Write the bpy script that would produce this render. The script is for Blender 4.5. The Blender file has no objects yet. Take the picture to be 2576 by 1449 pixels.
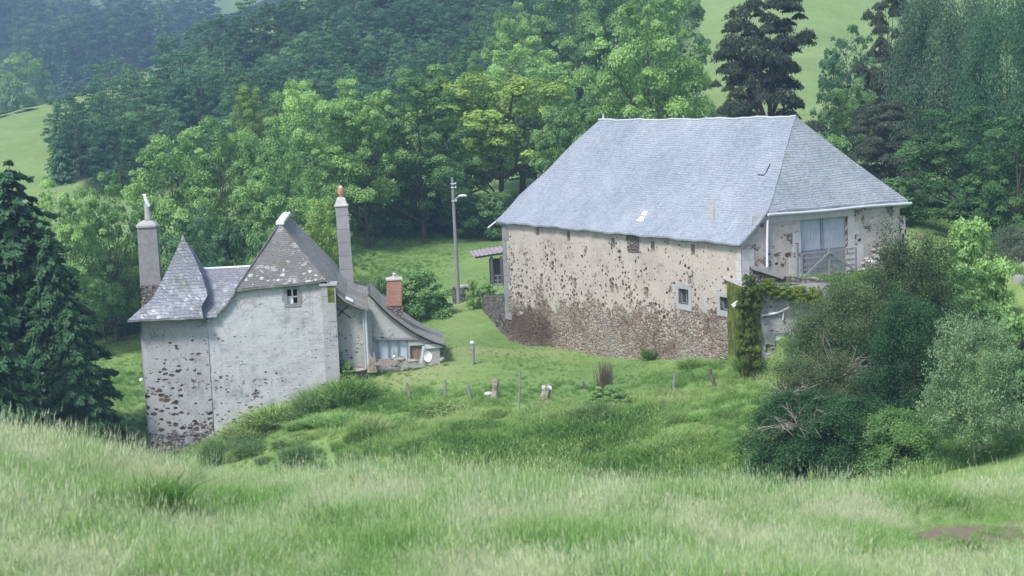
import bpy, math, random
import numpy as np
R = math.radians
# ------------------------------------------------------------------ camera model
F, PIT, ROL = 4118.54, 0.1143, 0.0396          # focal length in units of a 2576 x 1449 picture
def _axes():
    f = np.array([0, math.cos(PIT), -math.sin(PIT)]); u = np.array([0, math.sin(PIT), math.cos(PIT)]); r = np.array([1., 0, 0])
    c, s = math.cos(ROL), math.sin(ROL)
    return c*r - s*u, s*r + c*u, f
AR, AU, AF = _axes()
def ray(px, py):
    d = AF + AR*(px-1288)/F - AU*(py-724.5)/F
    return d/d[1]
def at(px, py, Y): return ray(px, py)*Y
sc = bpy.context.scene
HAZE, EXPO = 0.0008, 1.25
COL = sc.collection
rng = np.random.default_rng(7)

# ------------------------------------------------------------------ object helpers
def link(o, parent=None):
    COL.objects.link(o)
    if parent is not None: o.parent = parent
    return o
def tag(o, label=None, cat=None, group=None, kind=None):
    if label: o['label'] = label
    if cat: o['category'] = cat
    if group: o['group'] = group
    if kind: o['kind'] = kind
    return o
def thing(name, label, cat, loc=(0, 0, 0), rz=0, group=None):
    o = bpy.data.objects.new(name, None); link(o)
    o.location = tuple(float(v) for v in loc); o.rotation_euler = (0, 0, rz); o.empty_display_size = .3
    return tag(o, label, cat, group)
class MB:
    """collects boxes, tubes and patches, with UVs in metres"""
    def __init__(s): s.v = []; s.f = []; s.uv = []; s.sm = []
    def poly(s, pts, uv=None, smooth=False):
        b = len(s.v); s.v += [tuple(map(float, p)) for p in pts]; s.f.append(list(range(b, b+len(pts))))
        if uv is None:
            a = [np.array(p, float) for p in pts]
            n = np.zeros(3)
            for i in range(len(a)): n += np.cross(a[i]-a[0], a[(i+1) % len(a)]-a[0])
            k = int(np.argmax(np.abs(n)))
            uv = [((p[1], p[2]) if k == 0 else (p[0], p[2]) if k == 1 else (p[0], p[1])) for p in a]
        s.uv += [tuple(q) for q in uv]; s.sm.append(smooth)
    def box(s, x0, y0, z0, x1, y1, z1):
        P = [(x, y, z) for z in (z0, z1) for y in (y0, y1) for x in (x0, x1)]
        for q in ((0, 2, 3, 1), (4, 5, 7, 6), (0, 1, 5, 4), (2, 6, 7, 3), (0, 4, 6, 2), (1, 3, 7, 5)): s.poly([P[i] for i in q])
    def bar(s, p, q, w, h, up=(0, 0, 1)):
        p = np.array(p, float); q = np.array(q, float); d = q-p; d /= np.linalg.norm(d)
        up = np.array(up, float)
        if abs(d@up) > .95: up = np.array([0, 1., 0])
        a = np.cross(d, up); a /= np.linalg.norm(a); c = np.cross(a, d)
        P = [e + a*i*w/2 + c*j*h/2 for e in (p, q) for j in (-1, 1) for i in (-1, 1)]
        for t in ((0, 1, 3, 2), (4, 6, 7, 5), (0, 4, 5, 1), (2, 3, 7, 6), (0, 2, 6, 4), (1, 5, 7, 3)): s.poly([P[i] for i in t])
    def tube(s, pts, rad, n=8, cap=True):
        pts = [np.array(p, float) for p in pts]
        if not hasattr(rad, '__len__'): rad = [rad]*len(pts)
        rings = []; L = 0
        for i, p in enumerate(pts):
            d = pts[min(i+1, len(pts)-1)]-pts[max(i-1, 0)]; d = d/(np.linalg.norm(d)+1e-9)
            ref = np.array([1., 0, 0]) if abs(d[2]) > .8 else np.array([0, 0, 1.])
            a = np.cross(d, ref); a /= np.linalg.norm(a); c = np.cross(d, a)
            if i: L += np.linalg.norm(p-pts[i-1])
            rings.append(([p+rad[i]*(a*math.cos(t)+c*math.sin(t)) for t in np.arange(n)*2*math.pi/n], L))
        for i in range(len(rings)-1):
            A, la = rings[i]; B, lb = rings[i+1]
            for k in range(n):
                k2 = (k+1) % n; w = rad[i]*2*math.pi/n
                s.poly([A[k], A[k2], B[k2], B[k]], [(k*w, la), ((k+1)*w, la), ((k+1)*w, lb), (k*w, lb)], True)
        if cap:
            s.poly(rings[0][0][::-1]); s.poly(rings[-1][0])
    def grid(s, P, UV=None):
        P = np.asarray(P, float); m, n = P.shape[:2]
        for i in range(m-1):
            for j in range(n-1):
                q = [(i, j), (i, j+1), (i+1, j+1), (i+1, j)]
                s.poly([P[a] for a in q], None if UV is None else [UV[a[0]][a[1]] for a in q], True)
    def build(s, name, mat, parent=None, merge=False):
        me = bpy.data.meshes.new(name); me.from_pydata(s.v, [], s.f)
        u = me.uv_layers.new(name='UVMap'); u.data.foreach_set('uv', np.array(s.uv, 'f').ravel())
        me.polygons.foreach_set('use_smooth', s.sm)
        if merge:
            import bmesh
            b = bmesh.new(); b.from_mesh(me); bmesh.ops.remove_doubles(b, verts=b.verts, dist=1e-4); b.to_mesh(me); b.free()
        me.materials.append(mat); me.update()
        return link(bpy.data.objects.new(name, me), parent)
def quads_mesh(name, V, mat, attr=None):
    """V: (N,4,3) array of quads"""
    n = len(V); me = bpy.data.meshes.new(name)
    me.vertices.add(n*4); me.vertices.foreach_set('co', V.astype('f').ravel())
    me.loops.add(n*4); me.loops.foreach_set('vertex_index', np.arange(n*4, dtype='i'))
    me.polygons.add(n); me.polygons.foreach_set('loop_start', np.arange(0, n*4, 4, dtype='i'))
    if attr is not None:
        a = me.attributes.new('v', 'FLOAT', 'POINT'); a.data.foreach_set('value', np.repeat(attr, 4).astype('f'))
    me.materials.append(mat); me.update(calc_edges=True)
    return me

# ------------------------------------------------------------------ materials
class NT:
    def __init__(s, name, rough=.9, spec=.2):
        s.m = bpy.data.materials.new(name); s.m.use_nodes = True; s.t = s.m.node_tree; s.n = s.t.nodes; s.l = s.t.links
        s.b = s.n['Principled BSDF']; s.b.inputs['Roughness'].default_value = rough
        s.b.inputs['Specular IOR Level'].default_value = spec
    def node(s, ty, inp=None, **kw):
        x = s.n.new(ty)
        for k, v in kw.items(): setattr(x, k, v)
        for k, v in (inp or {}).items(): s.put(x.inputs[k], v)
        return x
    def put(s, sock, v):
        if isinstance(v, bpy.types.NodeSocket): s.l.new(v, sock)
        else:
            if isinstance(v, (tuple, list)) and len(v) == 3 and sock.type == 'RGBA': v = (*v, 1)
            sock.default_value = v
    def uv(s, scale=1): 
        u = s.node('ShaderNodeTexCoord').outputs['UV']
        if scale == 1: return u
        return s.node('ShaderNodeMapping', {'Vector': u, 'Scale': scale if isinstance(scale, tuple) else (scale,)*3}).outputs[0]
    def obj(s): return s.node('ShaderNodeTexCoord').outputs['Object']
    def pos(s): return s.node('ShaderNodeNewGeometry').outputs['Position']
    def noise(s, vec, scale, detail=4, rough=.55, dist=0, col=False):
        x = s.node('ShaderNodeTexNoise', {'Vector': vec, 'Scale': scale, 'Detail': detail, 'Roughness': rough, 'Distortion': dist})
        return x.outputs['Color' if col else 'Fac']
    def vor(s, vec, scale, feat='F1', rnd=1, out='Distance'):
        x = s.node('ShaderNodeTexVoronoi', {'Vector': vec, 'Scale': scale, 'Randomness': rnd}, feature=feat)
        return x.outputs[out]
    def ramp(s, fac, stops, interp='LINEAR'):
        x = s.node('ShaderNodeValToRGB', {'Fac': fac}); e = x.color_ramp; e.interpolation = interp
        while len(e.elements) < len(stops): e.elements.new(.5)
        for k, (p, c) in zip(e.elements, stops):
            k.position = p; k.color = (c, c, c, 1) if not hasattr(c, '__len__') else (*c, 1)
        return x.outputs[0]
    def mix(s, fac, a, b, mode='MIX'):
        x = s.node('ShaderNodeMix', data_type='RGBA', blend_type=mode)
        s.put(x.inputs[0], fac); s.put(x.inputs[6], a); s.put(x.inputs[7], b); return x.outputs[2]
    def math(s, op, a, b=0., c=0., clamp=False):
        x = s.node('ShaderNodeMath', operation=op, use_clamp=clamp); s.put(x.inputs[0], a); s.put(x.inputs[1], b); s.put(x.inputs[2], c); return x.outputs[0]
    def step(s, v, a, b): 
        x = s.node('ShaderNodeMapRange', {'Value': v, 'From Min': a, 'From Max': b}, interpolation_type='SMOOTHSTEP'); return x.outputs[0]
    def sep(s, v):
        x = s.node('ShaderNodeSeparateXYZ', {0: v}); return x.outputs
    def bump(s, h, strength=.5, dist=.05):
        x = s.node('ShaderNodeBump', {'Height': h, 'Strength': strength, 'Distance': dist}); s.l.new(x.outputs[0], s.b.inputs['Normal'])
    def base(s, c): s.put(s.b.inputs['Base Color'], c); return s
def warp(n, vec, scale, amt):
    c = n.noise(vec, scale, 3, col=True)
    c = n.node('ShaderNodeVectorMath', {0: c, 1: (.5, .5, .5)}, operation='SUBTRACT').outputs[0]
    c = n.node('ShaderNodeVectorMath', {0: c, 3: amt}, operation='SCALE').outputs[0]
    return n.node('ShaderNodeVectorMath', {0: vec, 1: c}, operation='ADD').outputs[0]
def plain(name, col, rough=.8, var=.25, scale=6, bump=.2, spec=.2, metal=0):
    n = NT(name, rough, spec); p = n.obj()
    a = n.noise(p, scale, 6); b = n.noise(p, scale*.15, 3)
    f = n.math('ADD', n.math('MULTIPLY', a, .6), n.math('MULTIPLY', b, .4))
    c = np.array(col)
    n.base(n.ramp(f, [(.3, tuple(c*(1-var))), (.7, tuple(np.minimum(c*(1+var), .95)))]))
    n.b.inputs['Metallic'].default_value = metal
    n.bump(a, bump, .02); return n.m
def render_wall(name, base, tone, hole, hmin, hmax, stone_v, stone_cols, pthr=.655, slope=0., elong=1.5, hdens=0.0, seed=0, colx=None, rust=0., courses=False):
    """old lime render: pits and missing patches that bare the stones; the wall foot is open rubble.
    hole: size of the voronoi cells' pits; stone_v: height (m, UV y) under which the render has gone"""
    n = NT(name, .95, .1); uv = n.uv()
    uvo = n.node('ShaderNodeVectorMath', {0: uv, 1: (seed*17.3, seed*9.1, 0)}, operation='ADD').outputs[0]
    w = warp(n, warp(n, uvo, 1.3, .25), 7., .13)
    sq = n.node('ShaderNodeMapping', {'Vector': w, 'Scale': (1, elong, 1)}).outputs[0]
    # rendered face
    big = n.noise(uvo, .35, 5, .6); fine = n.noise(uvo, 9, 7, .7); mid = n.noise(uvo, 1.6, 6, .65)
    streak = n.noise(n.node('ShaderNodeMapping', {'Vector': uvo, 'Scale': (3.2, .35, 1)}).outputs[0], 1, 5, .6)
    f = n.math('ADD', n.math('MULTIPLY', big, .3), n.math('ADD', n.math('MULTIPLY', mid, .4), n.math('ADD', n.math('MULTIPLY', fine, .15), n.math('MULTIPLY', streak, .15))))
    plast = n.ramp(f, [(.39, tone), (.5, base), (.62, tuple(min(1, c*1.16) for c in base))])
    # pits
    d1 = n.vor(sq, hole); r1 = n.vor(sq, hole, out='Color'); rr = n.sep(r1)[0]
    dens = n.noise(uvo, .45, 4, .6); y = n.sep(uv)[1]
    grad = n.step(y, hmax, hmin)
    dd = n.math('ADD', n.math('MULTIPLY', n.step(dens, .35, .7), .55), n.math('MULTIPLY', grad, .75))
    dd = n.math('ADD', dd, hdens)
    if colx:
        x = n.sep(uv)[0]; dd = n.math('MULTIPLY', dd, n.math('ADD', n.step(x, colx[0], colx[1]), .12))
    rad = n.math('MULTIPLY', n.math('SUBTRACT', dd, n.math('MULTIPLY', rr, .9)), .55)
    d1 = n.math('ADD', d1, n.math('MULTIPLY', n.math('SUBTRACT', n.noise(uvo, 11, 5, .75), .5), .42)); pit = n.step(n.math('SUBTRACT', rad, d1), -.01, .05)
    # cracks
    cr = n.vor(warp(n, uvo, 3, .5), .9, 'DISTANCE_TO_EDGE'); crm = n.math('MULTIPLY', n.step(cr, .012, .002), n.step(n.noise(uvo, .8), .5, .6))
    # rubble
    w2 = warp(n, uvo, 3.5, .12); sq2 = n.node('ShaderNodeMapping', {'Vector': w2, 'Scale': (1, 1.7, 1)}).outputs[0]
    sc_ = n.vor(sq2, 4.0, out='Color'); ed = n.vor(sq2, 4.0, 'DISTANCE_TO_EDGE')
    sm = n.math('ADD', n.math('MULTIPLY', n.sep(sc_)[0], .38), n.math('MULTIPLY', n.noise(uvo, 3.5, 8, .75), .62))
    stone = n.ramp(sm, stone_cols)
    stone = n.mix(n.step(n.noise(uvo, .5, 4, .6, .4), .5, .62), stone, n.mix(.55, stone, (.17, .10, .06)))
    mort = n.ramp(n.noise(uvo, 1.1, 7, .7), [(.35, tuple(c*.42 for c in base)), (.5, tuple(c*.72 for c in base)), (.66, tuple(c*1.0 for c in base))])
    rub = n.mix(n.math('MULTIPLY', n.step(ed, .12, .03), n.step(n.noise(uvo, 1.7, 5, .7), .38, .55)), stone, mort)
    rub = n.mix(n.math('MULTIPLY', n.step(n.noise(uvo, .3, 4, .6), .48, .62), .6), rub, tuple(c*.85 for c in base))
    rub = n.mix(n.step(n.noise(uvo, 6, 4, .7), .57, .64), rub, (.035, .027, .02))
    if rust:
        sp = n.sep(uvo); dx = n.math('DIVIDE', n.math('SUBTRACT', n.sep(uv)[0], -21.5), 4.2); dy = n.math('DIVIDE', n.math('SUBTRACT', y, 1.6), 1.5)
        rr_ = n.math('ADD', n.math('MULTIPLY', dx, dx), n.math('ADD', n.math('MULTIPLY', dy, dy), n.math('MULTIPLY', n.noise(uvo, 1.2, 5, .7), 1.6)))
        rub = n.mix(n.math('MULTIPLY', n.step(rr_, 1.9, .9), .75), rub, (.085, .048, .032))
    edge = n.math('ADD', y, n.math('ADD', n.math('MULTIPLY', n.math('SUBTRACT', n.noise(uvo, .55, 7, .72), .5), 5.2), n.math('MULTIPLY', n.math('SUBTRACT', n.noise(uvo, 2.4, 7, .8), .5), 5.5)))
    edge = n.math('SUBTRACT', edge, n.math('MULTIPLY', n.sep(uv)[0], slope)); rm = n.step(edge, stone_v+.1, stone_v-.1)
    patch = n.step(n.noise(uvo, .9, 6, .62), pthr, pthr+.015)
    rm = n.math('MAXIMUM', rm, patch)
    pitcol = n.mix(n.sep(r1)[1], (.045, .032, .024), (.16, .11, .075))  # dark bared stone, with the shade of the pit painted in
    plast = n.mix(n.math('MULTIPLY', n.step(n.noise(sq2, 5.5, 5, .75), .56, .66), .45), plast, tuple(k*.45 for k in tone))
    c = n.mix(pit, plast, pitcol); c = n.mix(crm, c, (.08, .07, .06))
    if courses:
        fr = n.math('FRACT', n.math('MULTIPLY', n.math('ADD', y, n.math('MULTIPLY', mid, .3)), 2.6))
        ln = n.math('MULTIPLY', n.step(n.math('ABSOLUTE', n.math('SUBTRACT', fr, .5)), .045, .01), n.step(n.noise(uvo, 1.3, 3), .5, .58))
        c = n.mix(n.math('MULTIPLY', ln, .55), c, (.12, .12, .12))
    c = n.mix(rm, c, rub)
    if rust: c = n.mix(n.math('MULTIPLY', n.step(n.noise(uvo, .8, 5, .7), .62, .7), rust), c, (.28, .17, .08))
    n.base(c)
    h = n.math('SUBTRACT', n.math('ADD', n.math('MULTIPLY', mid, .3), n.math('MULTIPLY', fine, .25)), n.math('MULTIPLY', pit, 1.0))
    h2 = n.math('ADD', n.math('MULTIPLY', n.step(ed, 0, .18), .9), n.math('ADD', n.math('MULTIPLY', fine, .5), -.9))
    hh = n.node('ShaderNodeMix', data_type='FLOAT'); n.put(hh.inputs[0], rm); n.put(hh.inputs[2], h); n.put(hh.inputs[3], h2)
    n.bump(hh.outputs[0], 1., .11); return n.m
def slate(name, cols, sx=3.2, sy=5.5, lichen=.5, moss=0., lich_col=(.62, .64, .62), rough=.75, lich_lo=None, tilt=.35, spec=.3):
    """small stone slates in courses, in UV metres"""
    n = NT(name, rough, spec); uv = n.uv()
    w = warp(n, uv, 1.5, .10)
    br = n.node('ShaderNodeTexBrick', {'Vector': w, 'Scale': 1.0, 'Mortar Size': .012, 'Mortar Smooth': .6, 'Brick Width': 1/sx, 'Row Height': 1/sy,
                                     'Color1': (.0, .0, .0, 1), 'Color2': (1, 1, 1, 1), 'Mortar': (.5, .5, .5, 1)})
    big = n.noise(uv, .22, 4, .6); md = n.noise(uv, 1.3, 6, .7); fine = n.noise(uv, 14, 4, .7)
    f = n.math('ADD', n.math('ADD', n.math('MULTIPLY', big, .34), n.math('MULTIPLY', md, .28)), n.math('ADD', n.math('MULTIPLY', n.sep(br.outputs['Color'])[0], .05), n.math('MULTIPLY', fine, .35)))
    c = n.ramp(f, [(.32, cols[0]), (.5, cols[1]), (.68, cols[2])])
    c = n.mix(n.math('MULTIPLY', br.outputs['Fac'], .12), c, tuple(k*.35 for k in cols[0]))
    wl = warp(n, uv, 5, .3); v = n.vor(wl, 3.6); rr = n.sep(n.vor(wl, 3.6, out='Color'))[0]
    y = n.sep(uv)[1]
    lm = n.step(n.math('SUBTRACT', n.math('MULTIPLY', n.math('SUBTRACT', lichen, rr), .8), v), 0, .04)
    if lich_lo: lm = n.math('MULTIPLY', lm, n.math('ADD', n.step(y, lich_lo, 0.1), .12))
    c = n.mix(lm, c, lich_col)
    c = n.mix(n.math('MULTIPLY', n.step(n.noise(uv, 4.5, 7, .8), .52, .40), .35), c, tuple(k*.5 for k in cols[0]))
    small = n.step(n.noise(uv, 6, 3, .7), .62, .68)
    c = n.mix(n.math('MULTIPLY', small, .45), c, lich_col)
    c = n.mix(n.math('MULTIPLY', n.step(n.noise(warp(n, uv, 4, .3), .55, 6, .75), .53, .60), min(.6, lichen*.65)), c, lich_col)
    if moss: c = n.mix(n.math('MULTIPLY', n.step(n.noise(uv, .9, 5, .7), .52, .62), moss), c, (.11, .115, .035))
    n.base(c)
    row = n.math('FRACT', n.math('MULTIPLY', n.sep(w)[1], sy))
    h = n.math('ADD', n.math('MULTIPLY', row, -tilt), n.math('ADD', n.math('MULTIPLY', n.math('SUBTRACT', 1, br.outputs['Fac']), .5), n.math('ADD', n.math('MULTIPLY', n.sep(br.outputs['Color'])[0], .5), n.math('MULTIPLY', fine, 1.1))))
    n.bump(h, .9, .05); return n.m
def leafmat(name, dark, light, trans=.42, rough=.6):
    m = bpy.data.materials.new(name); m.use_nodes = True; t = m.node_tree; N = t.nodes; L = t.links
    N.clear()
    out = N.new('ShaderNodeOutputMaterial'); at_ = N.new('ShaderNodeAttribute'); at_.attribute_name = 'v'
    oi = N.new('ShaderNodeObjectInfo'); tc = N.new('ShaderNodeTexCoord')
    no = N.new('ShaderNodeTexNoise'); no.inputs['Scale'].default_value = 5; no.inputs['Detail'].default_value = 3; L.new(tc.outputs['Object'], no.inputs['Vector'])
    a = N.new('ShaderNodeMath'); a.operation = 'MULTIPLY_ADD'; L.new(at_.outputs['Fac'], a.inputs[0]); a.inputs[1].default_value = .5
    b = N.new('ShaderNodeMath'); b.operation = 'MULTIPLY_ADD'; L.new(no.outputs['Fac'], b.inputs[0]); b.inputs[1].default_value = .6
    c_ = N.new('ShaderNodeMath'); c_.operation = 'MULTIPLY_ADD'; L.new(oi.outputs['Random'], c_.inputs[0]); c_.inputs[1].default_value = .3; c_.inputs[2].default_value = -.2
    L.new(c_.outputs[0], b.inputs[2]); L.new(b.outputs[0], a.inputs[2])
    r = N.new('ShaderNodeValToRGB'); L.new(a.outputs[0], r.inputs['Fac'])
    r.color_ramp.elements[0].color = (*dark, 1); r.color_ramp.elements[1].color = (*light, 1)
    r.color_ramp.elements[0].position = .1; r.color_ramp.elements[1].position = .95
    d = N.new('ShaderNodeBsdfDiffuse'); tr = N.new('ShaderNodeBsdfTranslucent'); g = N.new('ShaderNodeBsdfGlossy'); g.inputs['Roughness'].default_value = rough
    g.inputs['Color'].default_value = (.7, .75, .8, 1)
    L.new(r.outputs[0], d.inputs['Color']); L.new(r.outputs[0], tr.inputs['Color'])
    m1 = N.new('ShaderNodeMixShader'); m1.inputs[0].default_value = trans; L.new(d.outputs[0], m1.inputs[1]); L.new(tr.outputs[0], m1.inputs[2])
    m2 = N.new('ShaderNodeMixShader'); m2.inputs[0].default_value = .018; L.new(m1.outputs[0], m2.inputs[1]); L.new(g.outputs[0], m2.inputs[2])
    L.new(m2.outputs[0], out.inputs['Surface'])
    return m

M = {}
M['bark'] = plain('bark', (.12, .10, .075), .95, .4, 3, .6)
M['bark_pale'] = plain('bark_pale', (.34, .31, .26), .95, .35, 3, .5)
LEAF = dict(bramble=((.008, .04, .016), (.11, .25, .085)),  # bramble: green darkened to paint the shade of the thicket's hollows
 bright=((.09, .23, .05), (.56, .80, .28)), mid=((.06, .17, .045), (.44, .68, .23)), dark=((.03, .10, .035), (.26, .46, .16)), weed=((.09, .19, .06), (.38, .54, .22)),
 olive=((.11, .20, .03), (.50, .68, .16)), blue=((.02, .09, .04), (.20, .40, .20)), teal=((.04, .13, .055), (.30, .52, .24)),
 spruce=((.014, .06, .026), (.14, .29, .12)), pine=((.024, .042, .026), (.20, .25, .15)), sprucepale=((.02, .075, .032), (.16, .32, .13)),  # a second, lighter green for some of the spruces
 grey=((.06, .10, .06), (.28, .36, .22)), haw=((.018, .05, .018), (.23, .32, .125)), willow=((.12, .22, .09), (.44, .60, .32)),
 lime=((.10, .18, .015), (.42, .52, .06)), ivy=((.05, .10, .015), (.28, .36, .07)), brown=((.06, .055, .035), (.20, .18, .12)),
 weep=((.06, .13, .07), (.26, .42, .24)))
for k, (a, b) in LEAF.items(): M['leaf_'+k] = leafmat('leaf_'+k, a, b)

# ------------------------------------------------------------------ terrain
CP = [ # picture x, picture y, distance
 (440,1148,85),(530,1100,85),(680,1045,84.5),(815,988,84.5),(930,940,87),(1110,905,88),(1180,865,94),(1285,860,99.5),(1560,890,90),(1850,918,78.5),
 (300,1085,92),(300,880,122),(180,1000,100),(60,1090,80),(-200,1000,90),(-400,800,140),
 (1000,960,84),(1300,995,78),(1550,990,77),(1850,985,74),(1100,1080,74),(1500,1080,71),(900,1180,70),(1300,1185,67),(1700,1190,64),(1900,1190,62),(600,1220,74),(300,1260,76),(0,1300,76),
 (1150,765,112),(1220,745,108),(1020,655,138),(1200,605,146),(900,620,142),(1340,432,185),(1500,380,190),
 (1800,210,215),(1980,260,200),(2060,60,262),(2120,330,188),(1900,-60,290),(2200,100,255),(2300,-100,300),
 (2300,560,100),(2450,560,120),(2576,640,112),(2750,600,110),(2560,700,90),(2560,800,74),
 (2480,1172,53),(2250,1200,56),(2700,1150,52),(2600,1000,62),(2300,1000,66),(2100,1080,65),
 (250,400,215),(500,235,265),(700,90,305),(900,20,330),(1000,160,285),(1200,60,300),(1500,60,285),(1750,60,270),(600,420,205),(900,330,215),
 (100,410,430),(190,295,580),(60,260,620),(-100,400,430),(300,120,760),(0,80,800),(-400,100,800),(470,90,800),(580,45,1100),(700,15,1100),(200,-90,1200),(600,-60,1350),(0,-200,1500),
 (1000,-150,480),(1500,-200,450),(2000,-300,450),(2576,-300,400),(2576,200,220),(2900,300,200),(-800,-100,900),(1000,-300,1100),(2000,-600,1100),(3200,-500,1000),(3600,300,300),(-1200,300,400)]
_c = np.array([at(*p) for p in CP]); _xy = _c[:, :2]; _z = _c[:, 2]
def _w(q):       # compress distance so near and far are equally dense
    q = np.atleast_2d(q); y = np.maximum(q[:, 1], 20); return np.stack([q[:, 0]/y*3.2, np.log(y)*2.0], 1)
_wp = _w(_xy); _s = _z/_xy[:, 1]             # interpolate the elevation angle, smoother in this space
def _k(a, b):
    r2 = ((a[:, None]-b[None])**2).sum(-1); return .5*r2*np.log(r2+1e-12)
_n = len(CP); _A = np.zeros((_n+3, _n+3)); _A[:_n, :_n] = _k(_wp, _wp)+np.eye(_n)*.004
_A[:_n, _n] = 1; _A[:_n, _n+1:] = _wp; _A[_n:, :_n] = _A[:_n, _n:].T
_coef = np.linalg.solve(_A, np.concatenate([_s, np.zeros(3)]))
def sst(x, a, b):
    t = np.clip((x-a)/(b-a), 0, 1); return t*t*(3-2*t)
_ph = np.random.default_rng(3).uniform(0, 6.28, 40); _dr = np.random.default_rng(4).uniform(0, 6.28, 40)
def fbm(x, y, s, o=6):
    r = 0; a = 1
    for i in range(o):
        c, d = math.cos(_dr[i]), math.sin(_dr[i]); k = s*1.9**i
        r = r + a*np.sin((x*c+y*d)*k+_ph[i])*np.sin((-x*d+y*c)*k*.83+_ph[i+10]); a *= .55
    return r
# barn frame (needed for the terrace)
BX, BY, BYAW, BL, BW = 11.0084, 78.205, 1.0645, 24.4987, 10.7037
cB, sB = math.cos(BYAW), math.sin(BYAW)
TERZ = -9.25
def terrain(x, y):
    x = np.asarray(x, float); y = np.asarray(y, float); sh = x.shape; q = np.stack([x.ravel(), y.ravel()], 1)
    w = _w(q); out = np.empty(len(q))
    for i in range(0, len(q), 20000):
        ww = w[i:i+20000]; out[i:i+20000] = _k(ww, _wp)@_coef[:_n]+_coef[_n]+ww@_coef[_n+1:]
    z = (out*np.maximum(q[:, 1], 20)).reshape(sh)
    z = z + .10*fbm(x, y, .35)*sst(y, 40, 60) + np.where(y > 200, .8*fbm(x, y, .05), 0)*sst(y, 200, 260)
    # terrace in front of the barn's end wall (local x > 0 beyond the corner, local y > -1)
    lx = (x-BX)*cB-(y-BY)*sB; ly = (x-BX)*sB+(y-BY)*cB
    t = sst(lx, -.6, .4)*sst(ly, -.9, .2)*sst(y, 75.9, 77.2)*(1-sst(x, 24, 36))*(1-sst(ly, 13, 20))
    z = z*(1-t) + TERZ*t
    # foreground bank
    yy = np.minimum(y, 60)
    zf = -1.82-.132*np.minimum(yy, 14)-.060*x*np.clip(yy/14, 0, 1.5)+.30*sst(-x, 2.4, 5.0)-.1*np.clip(yy-14, 0, 3)-.36*np.clip(yy-16, 0, 60)
    zf = zf + .05*fbm(x, y, 1.3)+.07*fbm(x+9, y, .5, 3)
    b = sst(y, 24, 46)
    return zf*(1-b)+z*b
def gz(x, y): return float(terrain(np.array([x]), np.array([y]))[0])
def ground_at(px, py, y0=50, y1=400):
    """where the line of sight through a picture point meets the ground"""
    Y = np.linspace(y0, y1, 1400); r = ray(px, py); d = r[2]*Y-terrain(r[0]*Y, Y)
    i = np.where(d < 0)[0]
    return r*(Y[i[0]] if len(i) else y1)

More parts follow.
